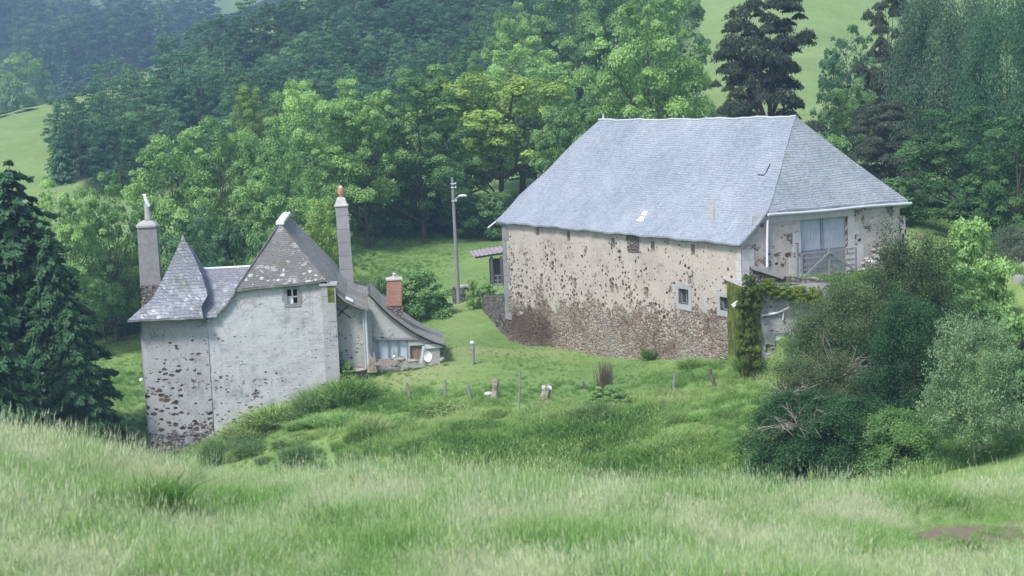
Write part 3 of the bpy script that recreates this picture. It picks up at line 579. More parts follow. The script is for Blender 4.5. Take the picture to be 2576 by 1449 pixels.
# ------------------------------------------------------------------ the barn
def barn():
    ZB = -15.2; fr = Frame(BX, BY, ZB, -BYAW+0)     # local x: along the long wall towards the near corner, y: into the barn
    fr.X = np.array([cB, -sB, 0]); fr.Y = np.array([sB, cB, 0])
    t = thing('stone_barn', 'long stone barn with crumbling cream render under a big blue grey hipped slate roof', 'barn', (BX, BY, ZB), -BYAW)
    zE = -7.2783-ZB; zR = -1.3693-ZB; zE2 = -5.8552-ZB; L, W = BL, BW; ye = 1.69; h1, h2 = 2.2863, 3.8166
    # roof profile across the barn: w -> z
    pw = [0, .5, ye, 3.3, W/2]; pz = [zE, zE+.36, zE2, zE2+1.93, zR]
    def prof(w):
        w = min(w, W-w) if w > W/2 else w
        c = np.polyfit(pw, pz, 4) if not hasattr(prof, 'c') else prof.c; prof.c = c
        return float(np.polyval(c, w))
    def sag(x, w): return -.10*math.sin(math.pi*min(1, max(0, -x/L)))*(w/(W/2)) + .03*math.sin(x*1.7+w*2)+.02*math.sin(x*3.9-w*3)
    def ends(w):            # right and left limits of the slope at depth w
        if w <= ye: return -.0-.0*w, -L
        k = (w-ye)/(W/2-ye); return -h1*k, -L+h2*k**1.0
    front = MB(); P = []; UV = []
    s = 0; pv = None
    for w in np.linspace(0, W/2, 26):
        a, b = ends(w); row = []; ruv = []; z0 = prof(w)
        if pv is not None: s += math.hypot(w-pv[0], z0-pv[1])
        pv = (w, z0)
        for k in np.linspace(0, 1, 90):
            x = b+(a-b)*k; row.append((x, w, z0+sag(x, w))); ruv.append((x, s))
        P.append(row); UV.append(ruv)
    front.grid(P, UV)
    # underside and eave thickness
    for i in range(len(P)-1):
        for k in (-1, 0):
            p, q = np.array(P[i][k]), np.array(P[i+1][k]); front.poly([p, q, q-[0, 0, .12], p-[0, 0, .12]])
    for k in range(89):
        p, q = np.array(P[0][k]), np.array(P[0][k+1]); front.poly([p, q, q-[0, 0, .09], p-[0, 0, .09]])
        p2, q2 = np.array(P[3][k]), np.array(P[3][k+1]); front.poly([p-[0, 0, .09], q-[0, 0, .09], q2-[0, 0, .14], p2-[0, 0, .14]])
    roof = front.build('roof', M['slate_barn'], t)
    tag(roof, 'smooth blue grey slate roof slope')
    # end hip: from the raised eave to the ridge end
    e = MB(); P = []; UV = []; ridge = np.array([-h1, W/2, prof(W/2)+sag(-h1, W/2)])
    for i, k in enumerate(np.linspace(0, 1, 24)):
        y0 = ye+(W/2-ye)*k; y1 = W+(W/2-W)*k
        kk = k; row = []; ruv = []
        for j, u in enumerate(np.linspace(0, 1, 40)):
            y = y0+(y1-y0)*u; x = -h1*kk+.28*math.sin(math.pi*u)*0
            zl = prof(y0)+sag(-h1*k, y0); zr_ = prof(ye)+(prof(W/2)-prof(ye))*k-.05*math.sin(math.pi*k)
            z = zl*(1-u)+zr_*u + .03*math.sin(y*2.3+k*9)
            row.append((x, y, z)); ruv.append((y, k*6.3))
        P.append(row); UV.append(ruv)
    e.grid(P, UV)
    for k in range(39):
        p, q = np.array(P[0][k]), np.array(P[0][k+1]); e.poly([p, q, q-[0, 0, .1], p-[0, 0, .1]]); e.poly([p-[0, 0, .1], q-[0, 0, .1], q+[-.5, 0, -.05], p+[-.5, 0, -.05]])
    tag(e.build('hip', M['slate_end'], t), 'rougher grey slate hip above the barn door')
    b = MB()   # rear slope and left hip
    P = [[(x, W-(W/2)*k, zE2+(zR-zE2)*k-.02) for x in np.linspace(-L+h2*k, -h1*k-.02, 30)] for k in np.linspace(0, 1, 10)]; b.grid(P)
    b.poly([(-L, ye, zE2), (-L, W-ye, zE2), (-L+h2, W/2, zR)]); b.build('rear_roof', M['slate_barn'], t)
    r = MB(); xs = np.linspace(-L+h2-.1, -h1+.05, 30)
    r.tube([(x, W/2, prof(W/2)+sag(x, W/2)+.02) for x in xs], .06, 8); r.build('ridge_cap', M['zinc'], t)
    h = MB(); h.tube([(-h1*k, ye+(W/2-ye)*k, prof(ye+(W/2-ye)*k)+sag(-h1*k, ye+(W/2-ye)*k)-.015) for k in np.linspace(0, 1, 14)], .035, 6); h.build('hip_edge', M['slate_end'], t)
    r = MB(); c = fr.px(1507, 294, W/2-.3); r.tube([(c[0], W/2, zR), (c[0], W/2, zR+.35)], [.09, .02], 6); r.build('finial', M['zinc'], t)
    # long wall, plane y = .3
    wy = .3; x0, x1 = -L+.35, -.3
    top = lambda u: prof(wy)+sag(u, wy)-.1
    ops = []; slit = [(1352, 578), (1430, 592), (1542, 609), (1642, 618), (1743, 627)]; slit2 = [(1362, 702), (1446, 713), (1540, 724), (1627, 737)]
    def op(cx, cy, w, h): 
        x, z = fr.px(cx, cy, wy); return (x-w/2, x+w/2, z-h/2, z+h/2)
    for cx, cy in slit: ops.append((*op(cx, cy+2, .36, .56), 'slit'))
    for cx, cy in slit2: ops.append((*op(cx, cy, .3, .62), 'slit'))
    wins = [op(1720, 746, .88, .78), op(1827, 765, 1.0, .66)]
    m = MB(); place = lambda u, v, d: (u, wy+d, v)
    wall_sheet(m, (x0, x1), top, -.6, [o[:4] for o in ops]+wins, place, .45, .4)
    wl = m.build('wall', M['barn_wall'], t)
    pa, pb = fr.px(1577, 592, wy), fr.px(1608, 636, wy); k = MB(); g = np.random.default_rng(3)
    P = [[(pa[0]+(pb[0]-pa[0])*u+.05*g.normal(), wy-.02-.02*g.uniform(), pb[1]+(pa[1]+.02-pb[1])*v+.04*g.normal()*(v < .9)) for u in np.linspace(0, 1, 8)] for v in np.linspace(0, 1, 8)]
    k.grid(P, [[(a[0], a[2]) for a in r] for r in P]); k.build('bare_patch', M['dry_stone'], t)
    # left end and rear walls
    m = MB(); m.poly([(x0, wy, -1), (x0, W-.3, -1), (x0, W-.3, zE2-.3), (x0, ye, zE2-.3), (x0, wy, zE-.1)]); m.poly([(x0, W-.3, -1), (x1, W-.3, -1), (x1, W-.3, zE), (x0, W-.3, zE)]); m.build('rear_wall', M['barn_wall'], t)
    for i, o in enumerate(ops):
        d = MB(); a, b_, c, e_ = o[:4]; d.box(a-.01, wy+.30, c-.01, b_+.01, wy+.34, e_+.01)
        s_ = d.build('vent_slit', M['dark'], t)
        if i in (1, 2, 3): 
            k = MB(); k.box(a+.04, wy+.24, c, b_-.04, wy+.28, e_-.02); k.build('shutter', M['wood_grey'], s_)
    for a, b_, c, e_ in wins:
        d = MB(); q = .26; y0 = wy-.03
        d.box(a-q, y0, e_, b_+q, wy+.2, e_+.26); d.box(a-q, y0, c-.3, b_+q, wy+.2, c); d.box(a-q, y0, c, a, wy+.2, e_); d.box(b_, y0, c, b_+q, wy+.2, e_)
        s_ = d.build('window', M['concrete'], t)
        k = MB(); k.box(a, wy+.22, c, b_, wy+.25, e_); k.build('pane', M['glass_dark'], s_)
        k = MB(); w = .05
        for xx in (a+w/2, (a+b_)/2, b_-w/2): k.bar((xx, wy+.19, c), (xx, wy+.19, e_), w, w)
        for zz in (c+w/2, e_-w/2): k.bar((a+w, wy+.19, zz), (b_-w, wy+.19, zz), w, w)
        k.build('frame', M['wood_grey'], s_)
    # patch of bare infill under the eave, quoins
    q = MB(); g = np.random.default_rng(5); z = 1.9
    while z < zE-.35:
        hh = g.uniform(.3, .5); w = g.uniform(.28, .75); q.box(x0-.03, wy-.03, z, x0+.45+.3*(w > .5), wy+.02, min(z+hh-.02, zE-.15)); z += hh
    z = -.2
    q2 = MB()
    while z < zE-.4:
        hh = g.uniform(.35, .55); a = g.uniform(.3, .45); b_ = g.uniform(.35, .9) if z > zE-3.4 else g.uniform(.2, .4)
        q2.box(x1-a, wy-.025, z, x1+.025, wy+.01, min(z+hh-.012, zE-.2)); q2.box(x1-.01, wy-.025, z, x1+.025, wy+b_, min(z+hh-.012, zE-.2)); z += hh
    q.build('quoins', M['concrete_dark'], t); q2.build('quoins', M['quoin'], t)
    # end wall at x = x1
    ex = x1; y0, y1 = wy, W-.3
    def Ey(px, py): return fr.pxx(px, py, ex)
    dl, dtl = Ey(2013, 557); dr, dtr = Ey(2132, 541); dz = Ey(2080, 693)[1]
    dtop = (dtl+dtr)/2
    topE = interp([(0, prof(.05)-.1), (.5, prof(.5)-.12), (1.0, prof(1.0)-.1), (1.4, prof(1.4)-.1), (ye, prof(ye)-.14), (W, prof(ye)-.14)])
    m = MB(); wall_sheet(m, (y0, y1), topE, -.6, [(dl, dr, dz-.3, dtop)], lambda u, v, d: (ex-d, u, v), .4, .35)
    m.build('end_wall', M['barn_end'], t)
    far = fr.pxx(2276, 540, ex)[0]
    bt = MB(); zb = dz-.5; zt = prof(ye)-.5   # leaning corner block at the far end
    ys = y1-.05; bt.grid([[(ex+.12, ys, zb), (ex+.12, far+.15, zb)], [(ex+.10, ys, zb+2.3), (ex+.10, far, zb+2.3)], [(ex+.05, ys, zt-.3), (ex+.05, ys+.35, zt-.3)]], [[(0, 0), (1, 0)], [(0, 2), (1, 2)], [(0, 3.4), (1, 3.4)]])
    bt.poly([(ex+.12, far+.15, zb), (ex-2, far+.1, zb), (ex-2, far, zb+2.3), (ex+.10, far, zb+2.3)]); bt.poly([(ex+.10, far, zb+2.3), (ex-2, far, zb+2.3), (ex-2, ys+.35, zt-.3), (ex+.05, ys+.35, zt-.3)])
    bt.build('corner_buttress', M['barn_end'], t)
    # plaster surround
    s_ = MB(); s_.box(ex-.02, dr, dz, ex+.035, dr+.42, dtop+.35); s_.box(ex-.02, .95, dtop+.02, ex+.03, dr, prof(ye)-.16); s_.box(ex-.02, dr+.42, dz+.05, ex+.03, dr+1.0, dz+1.35); s_.box(ex-.02, dr+.42, dz+1.9, ex+.03, dr+.75, dz+2.5)
    s_.box(ex-.02, dl-.75, dz, ex+.035, dl, dz+1.05); s_.box(ex-.02, dl-.5, dz+1.3, ex+.03, dl, dz+2.3)
    s_.build('door_surround', M['quoin'], t)
    ms = MB(); g = np.random.default_rng(8)
    d = MB(); mid = (dl+dr)/2; zs = Ey(2075, 627)[1]; xd = ex-.22
    door = None
    for k, (a, b_) in enumerate(((dl+.02, mid-.015), (mid+.015, dr-.02))):
        dd = MB(); dd.box(xd-.05, a, zs, xd, b_, dtop-.02); o = dd.build('barn_door', M['wood_pale'], t); o['label'] = 'pale upper barn door leaf of vertical boards'
        dd = MB(); dd.box(xd-.05, a, dz-.05, xd-.005, b_, zs-.01); o2 = dd.build('lower_boards', M['wood_door_low'], o)
        dd = MB(); dd.bar((xd+.01, (b_-.06) if k == 0 else (a+.06), zs), (xd+.01, (b_-.06) if k == 0 else (a+.06), dtop-.03), .06, .03); dd.build('batten', M['wood_grey'], o)
    # gutter and downpipe
    gt = MB(); gz0 = prof(ye)-.16; yy = np.linspace(ye-.05, W+.1, 10)
    gt.tube([(ex+.42, y, gz0+.02*math.sin(y)) for y in yy], .075, 8); gt.build('gutter', M['zinc'], t)
    dp = MB(); yb, zb_ = Ey(1926, 671); yt = ye+.1
    dp.tube([(ex+.42, yt, gz0), (ex+.2, yt-.02, gz0-.25), (ex+.14, (yt+yb)/2, (gz0+zb_)/2), (ex+.12, yb, zb_)], .06, 8); dp.build('downpipe', M['zinc_bright'], t)
    # zinc stub at the left eave, patched slates, cracked slates
    st = MB(); st.tube([(-L+.1, .05, zE-.02), (-L-.45, -.25, zE-.42)], .05, 6); st.build('gutter_spout', M['zinc_bright'], t)
    def on_roof(px, py):
        for w in np.linspace(.05, W/2, 200):
            x, z = fr.px(px, py, w)
            if z < prof(w)+sag(x, w): return x, w
    def patch(pts, name, mat, lift=.015):
        m_ = MB(); q_ = [on_roof(*p) for p in pts]; m_.poly([(x, w, prof(w)+sag(x, w)+lift) for x, w in q_]); m_.poly([(x, w, prof(w)+sag(x, w)+lift-.04) for x, w in q_][::-1]); m_.build(name, mat, t)
    patch([(1600, 556), (1612, 545), (1622, 548), (1618, 558)], 'slate_patch', M['zinc_bright']); patch([(1612, 541), (1620, 531), (1630, 533), (1624, 544)], 'slate_patch', M['zinc_bright'])
    patch([(1782, 505), (1796, 503), (1796, 560), (1787, 562)], 'lichen_streak', plain('streak', (.34, .34, .30), .9, .3, 5, .3))
    m_ = MB(); q_ = [on_roof(*p) for p in ((1908, 441), (1922, 442), (1930, 430), (1938, 413))]; m_.tube([(x, w, prof(w)+sag(x, w)+.0) for x, w in q_], .035, 5); m_.build('crack', M['dark'], t)
    return fr, dict(dl=dl, dr=dr, dz=dz, ex=ex, far=far)
BF, BD = barn()

# ------------------------------------------------------------------ field gate and things before the barn door
def gate():
    ex = BD['ex']; lx = ex+1.1
    def G(px, py): y, z = BF.pxx(px, py, lx); return y, z
    yl, zb = G(2014, 691); yr, zt = G(2153, 626); zb2 = G(2153, 690)[1]; zt1 = G(2016, 631)[1]
    zb = (zb+zb2)/2; zt = (zt+zt1)/2; ym = (yl+yr)/2+.02
    o = BF.world(lx, yl, zb); t = thing('field_gate', 'weathered grey wooden gate with a wire mesh and two diagonal braces before the barn door', 'gate', o, -BYAW)
    H = zt-zb; Wd = yr-yl
    def B(nm, segs, w, h, mat='wood_grey'):
        m = MB()
        for p, q in segs: m.bar((p[2] if len(p) > 2 else 0, p[0], p[1]), (q[2] if len(q) > 2 else 0, q[0], q[1]), w, h)
        return m.build(nm, M[mat], t)
    for z in (.05, .35, .62, .92, H-.06): B('rail', [((0, z), (Wd, z))], .035, .10)
    for y in (.05, Wd-.05): B('stile', [((y, 0, .045), (y, H, .045))], .06, .10)
    B('centre_post', [((Wd/2, -.05, .08), (Wd/2, H+.08, .08))], .07, .12)
    B('brace', [((.1, .03, .13), (Wd/2-.05, H-.12, .13))], .05, .09); B('brace', [((Wd-.1, .03, .13), (Wd/2+.05, H-.12, .13))], .05, .09)
    m = MB()
    for y in np.arange(.1, Wd, .16): m.tube([(-.04, y, .03), (-.04, y, H-.05)], .008, 3, False)
    m.build('wire_mesh', M['zinc'], t)
    g = BF.world(lx, yl-.2, zb); p = thing('gate_post', 'tall grey squared post at the left of the field gate', 'post', (g[0], g[1], g[2]-.3), -BYAW)
    m = MB(); m.bar((0, 0, 0), (.02, .0, H+.75), .13, .13); m.build('post', M['wood_grey'], p)
    m = MB(); m.bar((0, 0, H+.75), (0, 0, H+.79), .15, .15); m.build('cap', M['wood_dark'], p)
gate()

# ------------------------------------------------------------------ the manor house
HF = Frame(*at(600, 900, 85)[:2], -17.2, R(4.6))
def house():
    Z0 = HF.o[2]
    t = thing('manor_house', 'old grey rendered manor house with steep slate roofs, corner tower and three chimneys', 'house', HF.o, HF.yaw)
    px = HF.px
    def P3(x, y, ly): a, b = px(x, y, ly); return np.array([a, ly, b])
    # --- main front wall
    pts = [(512, 806), (540, 790), (570, 762), (597, 728), (820, 708), (846, 734)]
    tp = [px(*p, 0) for p in pts]; tf = interp(tp)
    wl = px(524, 900, 0)[0]; wr = px(843, 850, 0)[0]
    wc = px(735, 746, 0); win = (wc[0]-.26, wc[0]+.26, wc[1]-.38, wc[1]+.38)
    m = MB(); wall_sheet(m, (wl, wr), lambda u: tf(u)-.05, -1.2, [win], lambda u, v, d: (u, d, v), .35, .3)
    m.poly([(wr, 0, -1), (wr, 1.6, -1), (wr, 1.6, tf(wr)), (wr, 0, tf(wr))]); m.build('wall', M['house_wall'], t)
    d = MB(); a, b, c, e = win; q = .17
    s = MB(); g = np.random.default_rng(3)
    s.box(a-q, -.04, e, b+q, .1, e+.14); s.box(a-q*1.6, -.04, c+.2, a, .1, c+.5); s.box(a-q, -.04, c+.5, a, .1, e); s.box(a-q, -.04, c-.16, b+q, .1, c); s.box(a-q, -.04, c, a, .1, c+.2)
    s.box(b, -.04, c, b+q*1.3, .1, c+.55); s.box(b, -.04, c+.55, b+q, .1, e)
    w = s.build('window', M['concrete_dark'], t)
    k = MB(); k.box(a, .26, c, b, .29, e); k.build('pane', M['dark'], w)
    k = MB(); xm = (a+b)/2; zm = c+.36; k.bar((xm, .15, c), (xm, .15, e), .07, .05); k.bar((a, .15, zm), (b, .15, zm), .05, .07); k.box(a, .17, c, xm+.02, .2, zm-.02); k.build('frame', M['white_paint'], w)
    # --- right buttress
    k = MB(); x0, z1 = px(806, 716, -.4); x1 = px(843, 716, -.4)[0]
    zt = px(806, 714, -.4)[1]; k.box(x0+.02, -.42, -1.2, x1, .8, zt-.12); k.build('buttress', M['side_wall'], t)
    k = MB(); k.box(x0-.06, -.5, zt-.12, x1+.08, .75, zt-.02); k.build('coping', M['concrete'], t)
    k = MB(); k.box(x0+.35, -.435, zt-1.0, x1-.06, -.40, zt-.15); k.build('moss_patch', M['moss'], t)
    k = MB(); k.box(x0+.32, -.44, zt-2.0, x1-.03, -.41, zt-1.05); k.build('plaster_patch', M['concrete'], t)
    # --- recessed right wall
    rp = [(843, 728), (870, 762), (926, 778)]; yr = .6
    tr = interp([px(*p, yr) for p in rp]); xr0 = wr-.05; xr1 = px(933, 800, yr)[0]
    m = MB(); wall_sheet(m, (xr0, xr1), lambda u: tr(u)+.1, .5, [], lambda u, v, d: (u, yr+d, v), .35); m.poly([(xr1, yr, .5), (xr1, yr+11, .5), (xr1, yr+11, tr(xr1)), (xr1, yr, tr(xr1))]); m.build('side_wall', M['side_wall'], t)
    for (p, q) in (((843, 771), (882, 800)), ((843, 802), (876, 768))):
        k = MB(); A = P3(*p, yr-.04); B = P3(*q, yr-.04); k.bar(A, B, .04, .05); k.build('wall_tie', M['dark'], t)
    for (X0, Y0, X1, Y1) in ((862, 775, 882, 797), (861, 802, 878, 815)):
        k = MB(); A = px(X0, Y1, yr); B = px(X1, Y0, yr); k.box(A[0], yr-.03, A[1], B[0], yr+.05, B[1]); k.build('plaster_patch', M['concrete'], t)
    # --- main roof: front jerkinhead, long ridge, two slopes running back
    LR = 11.; oh = -.28
    ap = P3(704, 560, 1.9)                       # front end of the ridge
    eL = P3(592, 729, oh); eR = P3(822, 703, oh)
    def slopeline(pts, ly): return [P3(*p, ly) for p in pts]
    # fold one slope: rows from ridge to eave; near edge follows hip then verge
    rightedge = [ap]+[ap+(eR-ap)*k for k in (.25, .5, .75)]+[eR]+slopeline([(843, 729), (868, 752), (896, 767), (926, 777)], oh)
    leftedge = [ap]+[ap+(eL-ap)*k for k in (.25, .5, .75)]+[eL]+slopeline([(570, 762), (540, 792), (506, 813)], oh)
    for nm, E, back in (('roof', rightedge, 1), ('far_slope', leftedge, 1)):
        m = MB(); P = []; UV = []; s = 0
        for i, p in enumerate(E):
            if i: s += math.hypot(p[0]-E[i-1][0], p[2]-E[i-1][2])
            yb = 9.5+(LR-9.5)*min(1, i/4)
            row = []; ruv = []
            for k in np.linspace(0, 1, 26):
                y = p[1]+(yb-p[1])*k; z = p[2]-.12*math.sin(math.pi*k)*(1-i/len(E))+.025*math.sin(y*2+i)
                row.append((p[0]+.02*math.sin(y*1.7+i), y, z)); ruv.append((y, s))
            P.append(row); UV.append(ruv)
        m.grid(P, UV); Q = [[(x, y, z-.13) for x, y, z in r] for r in P]; m.grid(Q, UV)
        for i in range(4, len(P)-1): m.poly([P[i][0], P[i+1][0], Q[i+1][0], Q[i][0]])
        for j in range(25): m.poly([P[-1][j], P[-1][j+1], Q[-1][j+1], Q[-1][j]])
        m.build(nm, M['slate_slope'], t)
    m = MB(); P = []; UV = []
    for i, k in enumerate(np.linspace(0, 1, 12)):
        A = eL+(ap-eL)*k; B = eR+(ap-eR)*k; n = 16
        P.append([A+(B-A)*u+np.array([0, 0, .03*math.sin(u*7+k*5)-.05*math.sin(math.pi*k)]) for u in np.linspace(0, 1, n)]); UV.append([(p[0], k*4.6) for p in P[-1]])
    m.grid(P, UV)
    for j in range(15): m.poly([P[0][j], P[0][j+1], P[0][j+1]-np.array([0, 0, .12]), P[0][j]-np.array([0, 0, .12])])
    m.poly([P[0][0]-np.array([0, 0, .12]), P[0][-1]-np.array([0, 0, .12]), P[0][-1]+np.array([0, .5, -.1]), P[0][0]+np.array([0, .5, -.1])])
    m.build('front_hip', M['slate_house'], t)
    m = MB(); [m.bar((ap[0]+k*.0, ap[1]-.12, ap[2]-.02), (ap[0]+k*.0, 9.5, ap[2]+.0), .42, .16) for k in (0,)]; m.build('ridge_cap', M['zinc_bright'], t)
    m = MB(); m.tube([eR+(ap-eR)*k+np.array([0, -.02, 0]) for k in np.linspace(0, 1, 8)], .035, 6); m.tube([eL+(ap-eL)*k+np.array([0, -.02, 0]) for k in np.linspace(0, 1, 8)], .05, 6); m.build('hip_edge', M['wood_dark'], t)
    m = MB(); A = P3(870, 748, oh-.05); B = P3(888, 757, oh-.05); m.bar(A, B, .10, .12); m.build('verge_flashing', M['zinc_bright'], t)
    # --- downpipes
    for x_ in (915, 921):
        m = MB(); A = P3(x_-2, 778, .3); B = P3(x_+6, 930, .3); m.tube([A, B], .06, 7); m.build('downpipe', M['zinc' if x_ == 921 else 'concrete'], t)
    # --- tower
    ty = -.06; a0 = px(353, 850, ty)[0]; a1 = px(530, 950, ty)[0]; zt = px(440, 806, ty)[1]; dep = 3.4
    m = MB(); g = np.random.default_rng(9); cor = .25
    prof = [(a0, ty+dep), (a0, ty+cor), (a0+cor*.5, ty+.05), (a0+cor, ty), (a1-.02, ty), (a1, ty+.02), (a1, ty+dep)]
    u = 0
    for p, q in zip(prof[:-1], prof[1:]):
        L = math.hypot(q[0]-p[0], q[1]-p[1]); n = max(1, int(L/.4))
        for i in range(n):
            A = (p[0]+(q[0]-p[0])*i/n, p[1]+(q[1]-p[1])*i/n); B = (p[0]+(q[0]-p[0])*(i+1)/n, p[1]+(q[1]-p[1])*(i+1)/n)
            for z0, z1 in zip(np.linspace(-2.2, zt, 14)[:-1], np.linspace(-2.2, zt, 14)[1:]):
                m.poly([(*A, z0), (*B, z0), (*B, z1), (*A, z1)], [(u, z0), (u+L/n, z0), (u+L/n, z1), (u, z1)])
            u += L/n
    m.build('tower_wall', M['tower_wall'], t)
    m = MB(); m.box(a0+.12, ty-.012, zt-.34, a1-.3, ty+.02, zt+.02); m.build('eave_band', M['concrete'], t)
    apx = P3(460, 597, 1.2); cx = apx[0]; cy = 1.2
    zE = px(325, 803, ty-.35)[1]; xl = px(323, 803, ty-.35)[0]; xr = px(513, 797, ty-.35)[0]
    lv = [(zE, cx-xl, xr-cx, 2.05, 2.3), (px(360, 775, 0)[1], cx-px(357, 775, 0)[0], xr-cx-.1, 1.72, 2.0), (px(387, 748, .2)[1], cx-px(387, 748, .2)[0], 1.25, 1.38, 1.6), (px(415, 692, .6)[1], cx-px(415, 692, .6)[0], .95, .9, 1.0), (px(440, 640, 1)[1], cx-px(440, 640, 1)[0], .5, .45, .5), (apx[2], .03, .03, .03, .03)]
    m = MB(); sides = []
    ext = []
    zi = np.linspace(lv[0][0], lv[-1][0], 26); zs = [l[0] for l in lv]
    E = [[float(np.interp(z, zs, [l[k] for l in lv])) for k in (1, 2, 3, 4)] for z in zi]
    cs = [[(cx-e[0], cy-e[2]), (cx+e[1], cy-e[2]), (cx+e[1], cy+e[3]), (cx-e[0], cy+e[3])] for e in E]
    for sd in range(4):
        P = []; UV = []
        for i, z in enumerate(zi):
            A = np.array(cs[i][sd]); B = np.array(cs[i][(sd+1) % 4]); row = []; ruv = []
            for k in np.linspace(0, 1, 12):
                p = A+(B-A)*k; w = .03*math.sin(p[0]*4+i*.9)*math.sin(math.pi*k); row.append((p[0], p[1]-w, z+.02*math.sin(p[0]*5+i))); ruv.append((p[0]+p[1]+sd*3, (z-zi[0])*1.15))
            P.append(row); UV.append(ruv)
        m.grid(P, UV)
        for j in range(11): a_, b_ = np.array(P[0][j]), np.array(P[0][j+1]); m.poly([a_, b_, b_-[0, 0, .1], a_-[0, 0, .1]])
    m.poly([(x, y, zi[0]-.1) for x, y in cs[0]]); m.build('tower_roof', M['slate_tower'], t)
    m = MB(); m.tube([apx-np.array([0, 0, .15]), apx+np.array([0, 0, .12])], [.12, .03], 6); m.build('finial', M['concrete_dark'], t)
    # --- link roof between tower and main block
    y0 = -.35; rz = px(560, 675, 2.3)[1]; xa = px(505, 675, 2.3)[0]; xb = px(640, 675, 2.3)[0]; ze = px(540, 799, y0)[1]
    m = MB(); P = []; UV = []
    for i, k in enumerate(np.linspace(0, 1, 14)):
        y = y0+(2.3-y0)*k; z = ze+(rz-ze)*(k**.85 if k > 0 else 0)
        P.append([(x, y, z+.02*math.sin(x*5+i)) for x in np.linspace(xa-.2+.35*(1-k)*0, xb, 14) ]); UV.append([(p[0]+7, k*3.9) for p in P[-1]])
    # keep only what lies above and behind the main wall
    m.grid(P, UV); Pb = [[(x, 2.3+(2.3-y), z) for x, y, z in r] for r in P]; m.grid(Pb, UV); 
    for v in range(len(m.v)): pass
    lr = m.build('link_roof', M['slate_tower'], t)
    # trim the link roof so that nothing shows in front of the main wall
    me = lr.data
    import bmesh
    bm = bmesh.new(); bm.from_mesh(me); lay = bm.loops.layers.uv.active
    dele = [f for f in bm.faces if all(v.co.z < tf(v.co.x)+.06 and v.co.y < .5 for v in f.verts) and max(v.co.x for v in f.verts) > px(514, 800, 0)[0]]
    bmesh.ops.delete(bm, geom=dele, context='FACES'); bm.to_mesh(me); bm.free()
    m = MB(); m.tube([(xa+.1, 2.3, rz+.02), (xb, 2.3, rz+.03)], .07, 7); m.build('link_ridge', M['zinc_bright'], t)
    # --- chimneys
    def chimney(cb, ct, ly, w, dpt, mat, zlow, lab):
        B = P3(*cb, ly); T = P3(*ct, ly); m = MB(); B2 = B+(B-T)*(zlow/np.linalg.norm(B-T)); H = T[2]-B2[2]
        N = 9; sh = (T[0]-B2[0])*.35
        rings = []
        for i in range(N):
            k = i/(N-1); x = B2[0]*(1-k)+T[0]*k; z = B2[2]+H*k; ww = w*(1+.10*(1-k))/2; rings.append([(x-ww, ly-dpt/2, z), (x+ww, ly-dpt/2, z), (x+ww, ly+dpt/2, z), (x-ww, ly+dpt/2, z)])
        for a_, b_ in zip(rings[:-1], rings[1:]):
            for s in range(4):
                p0, p1, p2, p3 = a_[s], a_[(s+1) % 4], b_[(s+1) % 4], b_[s]; uu = s*w
                m.poly([p0, p1, p2, p3], [(uu, p0[2]), (uu+w, p0[2]), (uu+w, p2[2]), (uu, p2[2])])
        m.poly(rings[-1]); o = m.build('chimney', mat, t); o['label'] = lab; return o, T
    # left stack with domed cap and tall cone pot
    sc_ = 88/F
    o, T = chimney((381, 716), (371, 570), 3.0, 47*sc_, .7, M['concrete_dark'], .1, 'tall tapering grey chimney behind the tower with a tall leaning cone pot')
    m = MB(); m.box(P3(360, 740, 3)[0]-.02, 2.62, P3(372, 765, 3)[2]-.6, P3(402, 740, 3)[0], 3.4, P3(372, 716, 3)[2]); m.build('stack_foot', M['dry_stone'], o)
    m = MB(); w = 50*sc_/2
    P = [[(T[0]+w*1.04*math.cos(a)*q*(1 if abs(math.cos(a)) > .1 else 1), T[1]+.38*q*s, T[2]+hh) for a, s in zip(np.linspace(0, math.pi, 12), [1]*12)] for q, hh in ((1, 0),)]
    n = 14; prev = None
    for i, (q, hh) in enumerate(((1.06, -.02), (1.08, .07), (.95, .17), (.7, .27), (.36, .34))):
        ring = [(T[0]+w*q*max(-1, min(1, 1.35*math.cos(a))), T[1]+.40*q*max(-1, min(1, 1.35*math.sin(a))), T[2]+hh) for a in np.arange(n)*2*math.pi/n]
        if prev:
            for j in range(n): m.poly([prev[j], prev[(j+1) % n], ring[(j+1) % n], ring[j]], None, True)
        prev = ring
    m.poly(prev); m.build('chimney_cap', M['concrete'], o)
    m = MB(); b0 = P3(373, 552, 3.); b1 = P3(368, 512, 3.); m.tube([b0, b1], [.19, .11], 10); m.build('chimney_pot', M['concrete'], o)
    m = MB(); c1 = P3(374, 520, 3.); c2 = P3(366, 500, 3.); c3 = P3(363, 489, 3.); m.tube([c1, c2, c3], [.11, .10, .05], 8); m.tube([P3(358, 491, 3.), P3(368, 489, 3.)], .035, 5); m.build('cowl', M['zinc_bright'], o)
    # middle stack
    o, T = chimney((872, 690), (859, 516), 9.6, 31*sc_*1.08, .62, M['blocks'], 1.6, 'tall slim block chimney with a round terracotta pot')
    m = MB(); w = 36*sc_*1.08/2; prev = None
    for q, hh in ((1., -.06), (1., .02), (.82, .10), (.62, .38), (.5, .46)):
        ring = [(T[0]+w*q*max(-1, min(1, 1.35*math.cos(a))), T[1]+.37*q*max(-1, min(1, 1.35*math.sin(a))), T[2]+hh) for a in np.arange(n)*2*math.pi/n]
        if prev:
            for j in range(n): m.poly([prev[j], prev[(j+1) % n], ring[(j+1) % n], ring[j]], None, True)
        prev = ring
    m.poly(prev); m.build('chimney_cap', M['stone_pale'], o)
